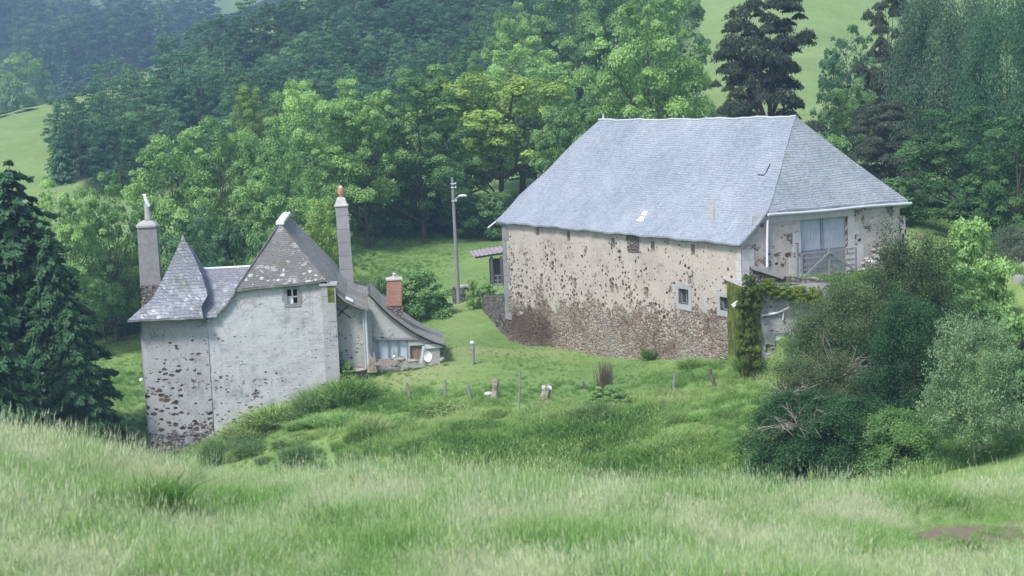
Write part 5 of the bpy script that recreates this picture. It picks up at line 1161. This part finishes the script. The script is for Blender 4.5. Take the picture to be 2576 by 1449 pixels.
# left valley
for lab, x, top, w, Y, k, mt in (('round pale tree standing in the left valley meadow', 52, 130, 160, 455, 'broadA', 'bright'), ('small pale bush before the round valley tree', 20, 190, 100, 445, 'bush', 'mid'),
  ('dark pointed fir at the end of the valley meadow', 165, 112, 100, 620, 'farspruce', 'blue'), ('second dark fir at the end of the valley meadow', 222, 118, 95, 622, 'farspruce', 'blue'), ('slim dark fir nearest the hillside wood', 285, 128, 90, 618, 'farspruce', 'blue'), ('leaning dark fir behind the round valley tree', 110, 110, 100, 628, 'farspruce', 'blue')):
    T_('valley_tree', lab, 'tree', x, top, w, Y, k, 'blue' if mt == 'blue' else mt, 'trees in the misty left valley')
def forest(region, ys, du, hts, keys, mats, label, group, name, cat='tree', seed=1, jit=.45):
    g = np.random.default_rng(seed); n = 0
    for Y in ys:
        x0, x1 = region(Y); X = x0
        while X < x1:
            y = Y+g.normal(0, 2); x = X+g.normal(0, du*.3); z = gz(x, y); h = g.uniform(*hts); k = keys[g.integers(len(keys))]; mt = mats[g.integers(len(mats))]
            w = h*g.uniform(.75, 1.05) if 'spruce' not in k else h*.5
            t = thing(name, label, cat, (x, y, z-.3), g.uniform(0, 6.28), group); crown, trunk = PROTO[k]
            for nm, me, m in (('crown', crown, mt), ('trunk', trunk, 'bark')):
                o = bpy.data.objects.new(nm, me); link(o, t); o.scale = (w, w, h); o.material_slots[0].link = 'OBJECT'; o.material_slots[0].material = M['leaf_'+mt if nm == 'crown' else 'bark']
            X += du*g.uniform(1-jit, 1+jit); n += 1
    print('forest', label, n)
def Xat(px_, py_, Y): return at(px_, py_, Y)[0]
forest(lambda Y: (Xat(np.interp(Y, [195, 235, 265, 300, 335], [200, 225, 410, 630, 810]), 200, Y), Xat(1500, 100, Y)), (197, 204, 211, 218, 225, 233, 241, 249, 257, 265, 274, 283, 292, 302, 313, 325), 5.6, (6.5, 10.5), ('farA', 'farB', 'farA', 'farA', 'farA', 'farA', 'farspruce'), ('blue', 'teal', 'blue', 'teal', 'dark'),
       'blue green tree of the dense wood covering the hillside', 'trees of the hillside wood', 'forest_tree', seed=3)
forest(lambda Y: (Xat(-80, 100, Y), Xat(480 if Y < 800 else 530, 60, Y)), (660, 690, 720, 760, 800, 850, 900), 16, (15, 27), ('farA', 'farB', 'farspruce', 'farA'), ('blue', 'teal', 'dark', 'blue'),
       'hazy blue tree on the far slope of the left valley', 'trees of the far misty slope', 'distant_tree', seed=5)
# hedge row of small shrubs at the wood's foot in the left valley meadow
g = np.random.default_rng(77)
for i in range(22):
    x, y = g.uniform(-10, 200), g.uniform(330, 450); p = ground_at(x, y, 300, 700); T_('meadow_shrub', 'faint scattered bush on the hazy valley meadow', 'shrub', x, y-g.uniform(12, 30), g.uniform(22, 60), p[1], 'bush', 'teal', 'scattered bushes on the valley meadow')
for i, (x, y) in enumerate(((60, 395), (100, 420), (150, 405), (25, 350), (190, 330), (40, 430))):
    p = ground_at(x, y, 330, 700); T_('meadow_shrub', ['low', 'small', 'round', 'faint', 'dark', 'broad'][i]+' shrub in the left valley meadow '+['near the hillside wood', 'beside the wood', 'under the firs', 'below the round tree', 'against the wood edge', 'above the spruces'][i], 'shrub', x, y-30, 60, p[1], 'bush', 'teal', 'shrubs in the valley meadow')

# ------------------------------------------------------------------ shrubs near the buildings and the thorn thicket
SH = [
 ('shrub', 'dark green shrub behind the brick chimney', 1050, 668, 150, 106, 'bush', 'mid'),
 ('shrub', 'dark round shrub right behind the lean-to roof', 968, 690, 90, 104, 'bush', 'dark'),
 ('shrub', 'narrow bright green shrub at the end of the curved wall', 1190, 700, 38, 106, 'bush', 'bright'),
 ('shrub', 'pale bush on top of the curved retaining wall', 1222, 712, 55, 107, 'bush', 'mid'),
 ('climbing_shrub', 'green climber growing up beside the buttress', 853, 862, 30, 86.2, 'tall', 'mid'),
 ('shrub', 'leafy clump at the foot of the buttress climber', 868, 905, 48, 85.6, 'bush', 'bright'),
]
for nm, lab, x, top, w, Y, k, mt in SH: T_(nm, lab, 'shrub', x, top, w, Y, k, mt)
def small_shrub(name, lab, x, top, bot, w, k, mt, group=None, Y=None):
    p = ground_at(x, bot) if Y is None else at(x, bot, Y)
    Tp = at(x, top, p[1]); t = thing(name, lab, 'shrub', p, rng.uniform(0, 6), group); crown, trunk = PROTO[k]; H = max(.3, (Tp-p)[2]); W = w*p[1]/F
    for nm, me, m in (('crown', crown, 'leaf_'+mt), ('stem', trunk, 'bark')):
        o = bpy.data.objects.new(nm, me); link(o, t); o.scale = (W, W, H); o.material_slots[0].link = 'OBJECT'; o.material_slots[0].material = M[m]
# yellow green cushions along the parapet
for lab, x, top, bot, w in (('leftmost yellow green cushion shrub on the parapet', 1893, 708, 745, 50), ('second yellow green shrub from the left on the parapet', 1930, 698, 742, 50), ('middle darker cushion shrub on the parapet', 1972, 708, 752, 44), ('brightest cushion shrub hanging over the parapet', 2010, 716, 762, 58), ('rightmost small round cushion shrub on the parapet', 2052, 718, 765, 46)):
    small_shrub('cushion_shrub', lab, x, top, bot, w, 'bush', 'lime' if 'darker' not in lab else 'olive', 'yellow green shrubs along the terrace parapet', 75.9)
for lab, x, top, bot, w in (('ivy mass on the upper left of the outbuilding', 1888, 686, 790, 62), ('ivy tuft halfway up the left edge of the outbuilding', 1876, 770, 860, 44), ('ivy mass low on the left edge of the outbuilding', 1882, 830, 925, 66)): small_shrub('ivy', lab, x, top, bot, w, 'bush', 'ivy', None, 75.6)
TH = 'thorn bushes of the thicket below the terrace'
for lab, x, top, bot, w, Y, k, mt in (
  ('grey green hawthorn at the left end of the thicket', 2062, 775, 1120, 225, 66, 'haw', 'haw'),
  ('tall hawthorn in the middle of the thicket', 2140, 700, 1130, 270, 67, 'haw', 'haw'),
  ('hawthorn below the terrace edge under the gate', 2170, 700, 1000, 240, 71, 'haw', 'haw'),
  ('high dark hawthorn right of the rubble heap', 2290, 580, 1000, 270, 69, 'haw', 'haw'),
  ('broad dark hawthorn behind the pale willow', 2300, 740, 1150, 280, 61, 'haw', 'bramble'),
  ('low dark bramble mound at the left foot of the thicket', 2005, 965, 1200, 250, 59, 'hawlow', 'bramble'),
  ('low dark green bramble below the middle of the thicket', 2130, 985, 1200, 260, 58, 'hawlow', 'bramble'),
  ('green bramble bank left of the willow trunk', 2260, 1020, 1195, 230, 57, 'hawlow', 'mid'),
  ('leafy thicket bush at the right end above the willow', 2400, 640, 980, 240, 70, 'broadC', 'mid'),
  ('deep green bush right of the willow', 2590, 850, 1150, 200, 58, 'bush', 'dark'),
  ('sprawling hawthorn with tan arching twigs at the lower left', 2050, 890, 1180, 270, 62, 'haw', 'haw')):
    p = at(x, bot, Y); g0 = gz(p[0], Y); T_('thorn_bush', lab, 'bush', x, top, w, Y, k, mt, TH, zb=min(g0, p[2]) if g0 > p[2] else g0)
T_('willow', 'pale grey green sallow willow with a thin bare trunk at lower right', 'tree', 2450, 795, 240, 54, 'willow', 'willow', bark='bark_pale')
# bare branches in the thicket
def branchy(name, lab, px_, py_, Y, size, mat, seed, spread=1., up=1., n=26):
    g = np.random.default_rng(seed); p = at(px_, py_, Y); t = thing(name, lab, 'branches', p); m = MB()
    for i in range(n):
        d = unit(np.array([g.normal()*spread, g.normal()*.6-.4, abs(g.normal())*up+.1])); L = size*g.uniform(.5, 1); q = [np.zeros(3)]; 
        for k in range(5): d = unit(d+g.normal(0, .18, 3)+[0, 0, -.06]); q.append(q[-1]+d*L/5)
        m.tube(q, [.022, .018, .013, .01, .007, .004], 4, False)
        for s in range(4):
            a = q[2+s % 3]; e = unit(d+g.normal(0, .7, 3)); m.tube([a, a+e*L*.2, a+e*L*.33+[0, 0, -.03]], [.009, .006, .003], 3, False)
    m.build('twigs', M[mat], t)
branchy('bare_branches', 'bare grey branches showing in the middle of the thicket', 2105, 960, 63.2, 2.2, 'bark_pale', 1)
branchy('bare_branches', 'tan arching twigs over the dark hollow of the thicket', 2010, 1075, 58, 1.9, 'bark_pale', 2, 1.6, .35)
branchy('bare_branches', 'pale twigs reaching left from the thicket edge', 1985, 1000, 60.5, 1.5, 'bark_pale', 3, 1.2, .8, 14)
branchy('bare_branches', 'dry curved bramble shoots above the rubble heap', 2300, 600, 70, .9, 'driftwood', 4, 1, 1.3, 7)
# dead shrub in the meadow, with its leafy foot
p = ground_at(1525, 1000); t = thing('dead_shrub', 'dead brown broom like shrub standing in the meadow', 'shrub', p); m = MB(); g = np.random.default_rng(2); H = 95*p[1]/F
for i in range(150):
    a = g.normal(0, .2); b = g.normal(0, .15); h = H*g.uniform(.6, 1.05); m.tube([(a*.6, b*.6, 0), (a, b, h*.5), (a*1.3+g.normal(0, .03), b*1.2, h)], [.014, .010, .004], 3, False)
m.build('stems', M['bark'], t)
for lab, x, top, bot, w, k, mt in (('leafy green clump at the foot of the dead shrub', 1525, 968, 1012, 90, 'bush', 'mid'), ('spreading pale weeds below the dead shrub', 1500, 1000, 1062, 100, 'weeds', 'weed'), ('dark nettle clump right of the dead shrub', 1560, 985, 1020, 60, 'bush', 'mid'),
   ('dark bushy weeds right of the buttress', 880, 935, 1010, 120, 'weeds', 'weed'), ('dark green nettles along the house wall foot', 700, 1015, 1060, 150, 'weeds', 'weed'), ('tall dark weeds at the buttress foot', 800, 965, 1030, 110, 'weeds', 'weed'), ('weeds sloping down the bank below the house', 625, 1050, 1095, 110, 'weeds', 'weed'),
   ('green weeds at the tower\'s right foot', 545, 1085, 1165, 80, 'weeds', 'weed'), ('pale seedy weeds on the bank right of the house', 935, 1030, 1100, 90, 'weeds', 'weed'), ('dark weeds under the thin stakes', 1120, 1000, 1030, 130, 'weeds', 'weed'), ('round dark tuft low on the bank', 755, 1110, 1160, 90, 'weeds', 'weed'),
   ('grey weeds at the barn wall foot', 1740, 895, 925, 60, 'weeds', 'weed'), ('pale nettles along the barn foot', 1650, 868, 900, 60, 'weeds', 'weed'), ('weeds in the corner of barn and outbuilding', 1880, 880, 925, 70, 'weeds', 'weed'), ('grass tuft on the left field below the spruce', 260, 1060, 1110, 90, 'bush', 'mid'),
   ('leafy bank plants left of the spruce foot', 300, 1080, 1125, 70, 'bush', 'dark')):
    small_shrub('weed_clump', lab, x, top, bot, w, k, mt, 'weed clumps in the meadow')

for i in range(46):
    k = rng.uniform(); kind = i % 3
    if kind == 0: x, b = 560+k*300, 1110-k*105+rng.uniform(-6, 60)
    elif kind == 1: x, b = rng.uniform(620, 1150), rng.uniform(1060, 1165)
    else: x, b = rng.uniform(1150, 1880), rng.uniform(1040, 1170)
    small_shrub('weed_clump', 'small rough clump of weeds among the long grass of the bank', x, b-rng.uniform(16, 34), b, rng.uniform(40, 85), 'weeds', ('weed', 'bright', 'weed', 'weed')[i % 4], 'rough weed clumps on the bank')
# ------------------------------------------------------------------ grass
def tuft(name, seed, n, h, spread, w, mat, lean=.35, heads=0.):
    g = np.random.default_rng(seed); V = []; A = []
    for i in range(n):
        a = g.uniform(0, 6.28); r = spread*math.sqrt(g.uniform()); b = np.array([r*math.cos(a), r*math.sin(a), -.02]); H = h*g.uniform(.45, 1.1)
        d = g.normal(0, lean, 2); ww = w*g.uniform(.6, 1.2); s = np.array([math.cos(a+1.5), math.sin(a+1.5), 0])*ww; c = g.uniform(0, 1)
        q = [b, b+[d[0]*H*.2, d[1]*H*.2, H*.5], b+[d[0]*H*.7, d[1]*H*.7, H*.85], b+[d[0]*H*1.15, d[1]*H*1.15, H*.98]]
        wd = [1, .85, .5, .05]
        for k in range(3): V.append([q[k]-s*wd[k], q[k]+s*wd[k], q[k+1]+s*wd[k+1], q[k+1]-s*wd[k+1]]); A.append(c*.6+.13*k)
        if g.uniform() < heads:
            e = q[3]; sw = s/ww*w*1.6; V.append([e-sw*.2-[0, 0, .02], e+sw, e+[d[0]*.03, d[1]*.03, h*.16], e-sw]); A.append(1.3)
    me = quads_mesh(name, np.array(V), mat, np.array(A)); return bpy.data.objects.new(name, me)
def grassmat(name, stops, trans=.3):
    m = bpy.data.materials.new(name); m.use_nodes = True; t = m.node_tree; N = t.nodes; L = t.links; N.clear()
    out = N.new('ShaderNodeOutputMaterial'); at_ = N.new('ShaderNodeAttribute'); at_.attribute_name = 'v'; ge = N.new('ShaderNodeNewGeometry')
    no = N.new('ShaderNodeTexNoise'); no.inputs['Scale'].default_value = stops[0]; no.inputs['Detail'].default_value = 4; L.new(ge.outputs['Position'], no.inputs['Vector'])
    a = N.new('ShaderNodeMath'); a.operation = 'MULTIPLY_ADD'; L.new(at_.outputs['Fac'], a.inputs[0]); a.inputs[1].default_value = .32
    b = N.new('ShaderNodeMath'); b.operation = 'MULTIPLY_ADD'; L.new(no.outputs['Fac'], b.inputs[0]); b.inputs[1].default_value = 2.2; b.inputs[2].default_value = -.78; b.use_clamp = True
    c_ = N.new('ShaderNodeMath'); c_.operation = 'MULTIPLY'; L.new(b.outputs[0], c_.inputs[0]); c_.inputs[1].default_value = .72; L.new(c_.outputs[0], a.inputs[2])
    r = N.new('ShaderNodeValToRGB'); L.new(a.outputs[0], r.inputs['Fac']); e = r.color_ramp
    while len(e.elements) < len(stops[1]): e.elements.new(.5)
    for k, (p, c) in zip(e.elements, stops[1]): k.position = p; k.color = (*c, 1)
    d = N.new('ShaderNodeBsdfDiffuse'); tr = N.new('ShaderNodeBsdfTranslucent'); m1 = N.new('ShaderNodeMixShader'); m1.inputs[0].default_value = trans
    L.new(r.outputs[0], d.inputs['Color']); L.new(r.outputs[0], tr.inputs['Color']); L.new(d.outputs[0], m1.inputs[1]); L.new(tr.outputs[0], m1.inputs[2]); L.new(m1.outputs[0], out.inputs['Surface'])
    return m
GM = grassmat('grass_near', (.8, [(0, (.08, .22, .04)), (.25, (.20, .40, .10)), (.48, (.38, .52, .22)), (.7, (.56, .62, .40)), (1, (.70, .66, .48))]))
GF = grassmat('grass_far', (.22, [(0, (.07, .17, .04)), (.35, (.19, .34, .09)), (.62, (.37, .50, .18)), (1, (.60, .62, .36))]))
GD = grassmat('grass_tussock', (1.5, [(0, (.05, .13, .03)), (.4, (.11, .24, .05)), (.7, (.20, .34, .09)), (1, (.36, .42, .2))]))
for _o in bpy.data.objects:
    if _o.name.startswith('crown') and _o.material_slots and _o.material_slots[0].material == M['leaf_weed'] and rng.uniform() < .7: _o.material_slots[0].material = GF
def scatter(name, pts, rots, scls, protos, label=None):
    me = bpy.data.meshes.new(name); me.vertices.add(len(pts)); me.vertices.foreach_set('co', np.array(pts, 'f').ravel())
    for nm, a, ty in (('rot', rots, 'FLOAT'), ('scl', scls, 'FLOAT')):
        k = me.attributes.new(nm, ty, 'POINT'); k.data.foreach_set('value', np.array(a, 'f'))
    o = bpy.data.objects.new(name, me); link(o); tag(o, kind='stuff')
    cl = bpy.data.collections.new(name+'_tufts')
    for p in protos: cl.objects.link(p)
    ng = bpy.data.node_groups.new(name, 'GeometryNodeTree'); ng.interface.new_socket('Geometry', in_out='INPUT', socket_type='NodeSocketGeometry'); ng.interface.new_socket('Geometry', in_out='OUTPUT', socket_type='NodeSocketGeometry')
    N = ng.nodes; L = ng.links; i = N.new('NodeGroupInput'); ou = N.new('NodeGroupOutput'); ip = N.new('GeometryNodeInstanceOnPoints'); ci = N.new('GeometryNodeCollectionInfo')
    ci.inputs['Collection'].default_value = cl; ci.inputs['Separate Children'].default_value = True; ci.inputs['Reset Children'].default_value = True
    ip.inputs['Pick Instance'].default_value = True
    ri = N.new('FunctionNodeRandomValue'); ri.data_type = 'INT'; ri.inputs['Min'].default_value = 0; ri.inputs['Max'].default_value = len(protos)-1
    ra = N.new('GeometryNodeInputNamedAttribute'); ra.inputs['Name'].default_value = 'rot'; rs = N.new('GeometryNodeInputNamedAttribute'); rs.inputs['Name'].default_value = 'scl'
    cx = N.new('ShaderNodeCombineXYZ'); L.new(ra.outputs[0], cx.inputs[2]); 
    L.new(i.outputs[0], ip.inputs['Points']); L.new(ci.outputs[0], ip.inputs['Instance']); L.new(ri.outputs[2] if len(ri.outputs) > 2 else ri.outputs[0], ip.inputs['Instance Index']); L.new(cx.outputs[0], ip.inputs['Rotation']); L.new(rs.outputs[0], ip.inputs['Scale']); L.new(ip.outputs[0], ou.inputs[0])
    md = o.modifiers.new('scatter', 'NODES'); md.node_group = ng
    return o
g = np.random.default_rng(21)
near = [tuft('tuft', 100+i, 70 if i < 5 else 26, (.12, .16, .22, .14, .26, .38)[i], .17, (.0026, .0022, .0024, .003, .0022, .0016)[i], GM, (.55, .7, .5, .8, .5, .3)[i], (.0, .05, .15, .0, .25, .8)[i]) for i in range(6)]
n = 27000; Y = 9.3+g.uniform(0, 1, n)**.85*10.5; X = g.uniform(-.38, .38, n)*Y; Z = terrain(X, Y)
dens = .5+.5*fbm(X, Y, 1.1, 4)/1.6
D1, D2 = ground_at(2420, 1350, 5, 20), ground_at(2560, 1325, 5, 20); dirt = 1.1*np.exp(-(((X-D1[0])/.55)**2+((Y-D1[1])/.7)**2))+1.1*np.exp(-(((X-D2[0])/.75)**2+((Y-D2[1])/.65)**2))
path = sst(X/Y, .21, .25)*(1-sst(np.abs(Y-D1[1]), 1.2, 2.4))
keep = (g.uniform(0, 1, n) > dirt*.95*(.55+.45*np.clip(.5+fbm(X, Y, 3.2, 4), 0, 1)*1.6))
scl = np.clip(g.uniform(.55, 1.05, n)*(.55+.65*dens), .25, 1.5)*(1-.45*path)*(1-.35*np.clip(dirt*2, 0, 1))
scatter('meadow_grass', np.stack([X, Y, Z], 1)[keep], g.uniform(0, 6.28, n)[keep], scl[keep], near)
far = [tuft('tuft_far', 200+i, 34, .5, .42, .014, GF, .6, .08) for i in range(5)]
n = 44000; Y = 54+g.uniform(0, 1, n)**1.0*100; X = g.uniform(-.34, .36, n)*Y; Z = terrain(X, Y)
lx = (X-BX)*cB-(Y-BY)*sB; ly = (X-BX)*sB+(Y-BY)*cB; inb = (lx < .1) & (lx > -BL-.1) & (ly > .1) & (ly < BW+.2)
q = np.stack([X-HF.o[0], Y-HF.o[1]], 1); hx = q@HF.X[:2]; hy = q@HF.Y[:2]; inh = (hx > -5.4) & (hx < 10.6) & (hy > -.1) & (hy < 11) & ~((hx > 6.8) & (hy < .9))
fb = fbm(X, Y, .22, 4)
sc_l = g.uniform(.4, .9, n)*(.85+.4*np.clip(fb, -1, 1))
lane = np.exp(-((X-np.interp(Y, [82, 92, 112], [at(1020, 950, 84)[0], at(1200, 880, 93)[0], at(1150, 770, 112)[0]]))/3.2)**2)*sst(Y, 80, 84)
sc_l *= 1+.75*(1-sst(Y, 69, 76))*(.6+.5*np.clip(fbm(X, Y, .7, 4), -.8, 1))
sc_l *= (1-.72*lane)
mown = sst(X, at(1080, 940, 84)[0], at(1130, 940, 84)[0])*sst(Y, 79, 82); sc_l *= (1-.55*mown)
keep = ~inb & ~inh
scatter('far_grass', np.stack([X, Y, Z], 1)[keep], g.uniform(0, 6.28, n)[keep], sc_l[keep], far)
# taller rush clump and flowers in the foreground
def tussock(lab, px_, py_, size, h, seed, mat=None):
    p = ground_at(px_, py_, 5, 20); o = tuft('grass_tussock', seed, 1100, h*1.25, size*1.25, .0026, mat or GD, .75, .06); link(o); o.location = p; tag(o, lab, 'grass tuft', 'darker tussocks in the foreground meadow')
tussock('large dark tussock below the tower in the foreground', 405, 1325, .17, .36, 1); tussock('small green tussock left of the dark one', 205, 1290, .10, .17, 2); tussock('bright green tussock in the foreground centre', 850, 1345, .2, .2, 3); tussock('low tussock near the bare patch at right', 2435, 1400, .09, .11, 4); tussock('round tussock right of centre', 1640, 1330, .2, .22, 5); tussock('tuft in the trampled grass at the right', 2390, 1290, .14, .14, 6)
def flowers(name, label, spots, mat, r):
    for k, (x, y) in enumerate(spots):
        p = ground_at(x, y+25, 5, 20); t = thing(name, label, 'flower', p, k, label.split(' in ')[0]+' group'); top = at(x, y, p[1])-p; m = MB(); m.tube([(0, 0, -.02), top*.5+[.01, 0, 0], top], .0022, 4, False); m.build('stem', M['leaf_mid'], t)
        m = MB(); g = np.random.default_rng(k+int(x))
        for a in range(5): u = a*1.257; m.poly([top, top+[r*math.cos(u-.4), r*math.sin(u-.4), r*.35], top+[r*1.4*math.cos(u), r*1.4*math.sin(u), r*.5], top+[r*math.cos(u+.4), r*math.sin(u+.4), r*.35]])
        m.build('petals', mat, t)
YEL = plain('petal_yellow', (.75, .62, .05), .7, .1, 5, 0); WHT = plain('petal_white', (.8, .8, .76), .7, .05, 5, 0)
flowers('buttercup', 'yellow buttercup in the foreground meadow', ((1740, 1372), (1752, 1390), (1762, 1378), (1775, 1384), (1735, 1400), (2107, 1368), (2115, 1370), (2098, 1369), (1845, 1425), (1430, 1438), (1418, 1446)), YEL, .018)
flowers('white_flower', 'small white flower in the foreground meadow', ((110, 1412), (133, 1435), (2000, 1335), (1863, 1418), (1870, 1436), (2030, 1441), (148, 1415)), WHT, .014)

# ------------------------------------------------------------------ air, light, camera
m = bpy.data.materials.new('haze'); m.use_nodes = True; N = m.node_tree.nodes; N.clear(); ou = N.new('ShaderNodeOutputMaterial'); pv = N.new('ShaderNodeVolumePrincipled')
pv.inputs['Density'].default_value = HAZE; pv.inputs['Color'].default_value = (.45, .68, 1.0, 1); pv.inputs['Anisotropy'].default_value = .2; m.node_tree.links.new(pv.outputs[0], ou.inputs['Volume'])
hb = MB(); hb.box(-5200, -60, -260, 5200, 1700, 320); h = hb.build('haze', m); tag(h, kind='stuff')

w = bpy.data.worlds.new('World'); sc.world = w; w.use_nodes = True; N = w.node_tree.nodes; bg = N['Background']; sky = N.new('ShaderNodeTexSky'); sky.sky_type = 'NISHITA'; sky.sun_disc = False
SE, SR = R(52), R(215)
sky.sun_elevation = SE; sky.sun_rotation = SR; sky.air_density = 1.0; sky.dust_density = 2.; sky.ozone_density = 1.
w.node_tree.links.new(sky.outputs[0], bg.inputs['Color']); bg.inputs['Strength'].default_value = .10
L = bpy.data.lights.new('sun', 'SUN'); L.energy = 2.0; L.angle = R(11); L.color = (1, .965, .93); lo = bpy.data.objects.new('sun', L); link(lo)
sd = np.array([math.sin(SR)*math.cos(SE), math.cos(SR)*math.cos(SE), math.sin(SE)])   # towards the sun
from mathutils import Vector, Matrix
lo.rotation_euler = Vector(sd).to_track_quat('Z', 'Y').to_euler()
cam = bpy.data.cameras.new('camera'); co = bpy.data.objects.new('camera', cam); link(co); sc.camera = co
mat = Matrix(((AR[0], AU[0], -AF[0], 0), (AR[1], AU[1], -AF[1], 0), (AR[2], AU[2], -AF[2], 0), (0, 0, 0, 1))); co.matrix_world = mat
cam.sensor_width = 36; cam.lens = F/2576*36; cam.clip_start = .1; cam.clip_end = 9000
cam.dof.use_dof = True; cam.dof.focus_distance = 85; cam.dof.aperture_fstop = 4.2
sc.view_settings.view_transform = 'Standard'; sc.view_settings.look = 'None'; sc.view_settings.exposure = EXPO; sc.view_settings.gamma = 1
sc.render.engine = 'CYCLES'
sc.cycles.volume_step_rate = 1; sc.cycles.volume_max_steps = 64; sc.cycles.max_bounces = 6; sc.cycles.transparent_max_bounces = 6; sc.cycles.volume_bounces = 0
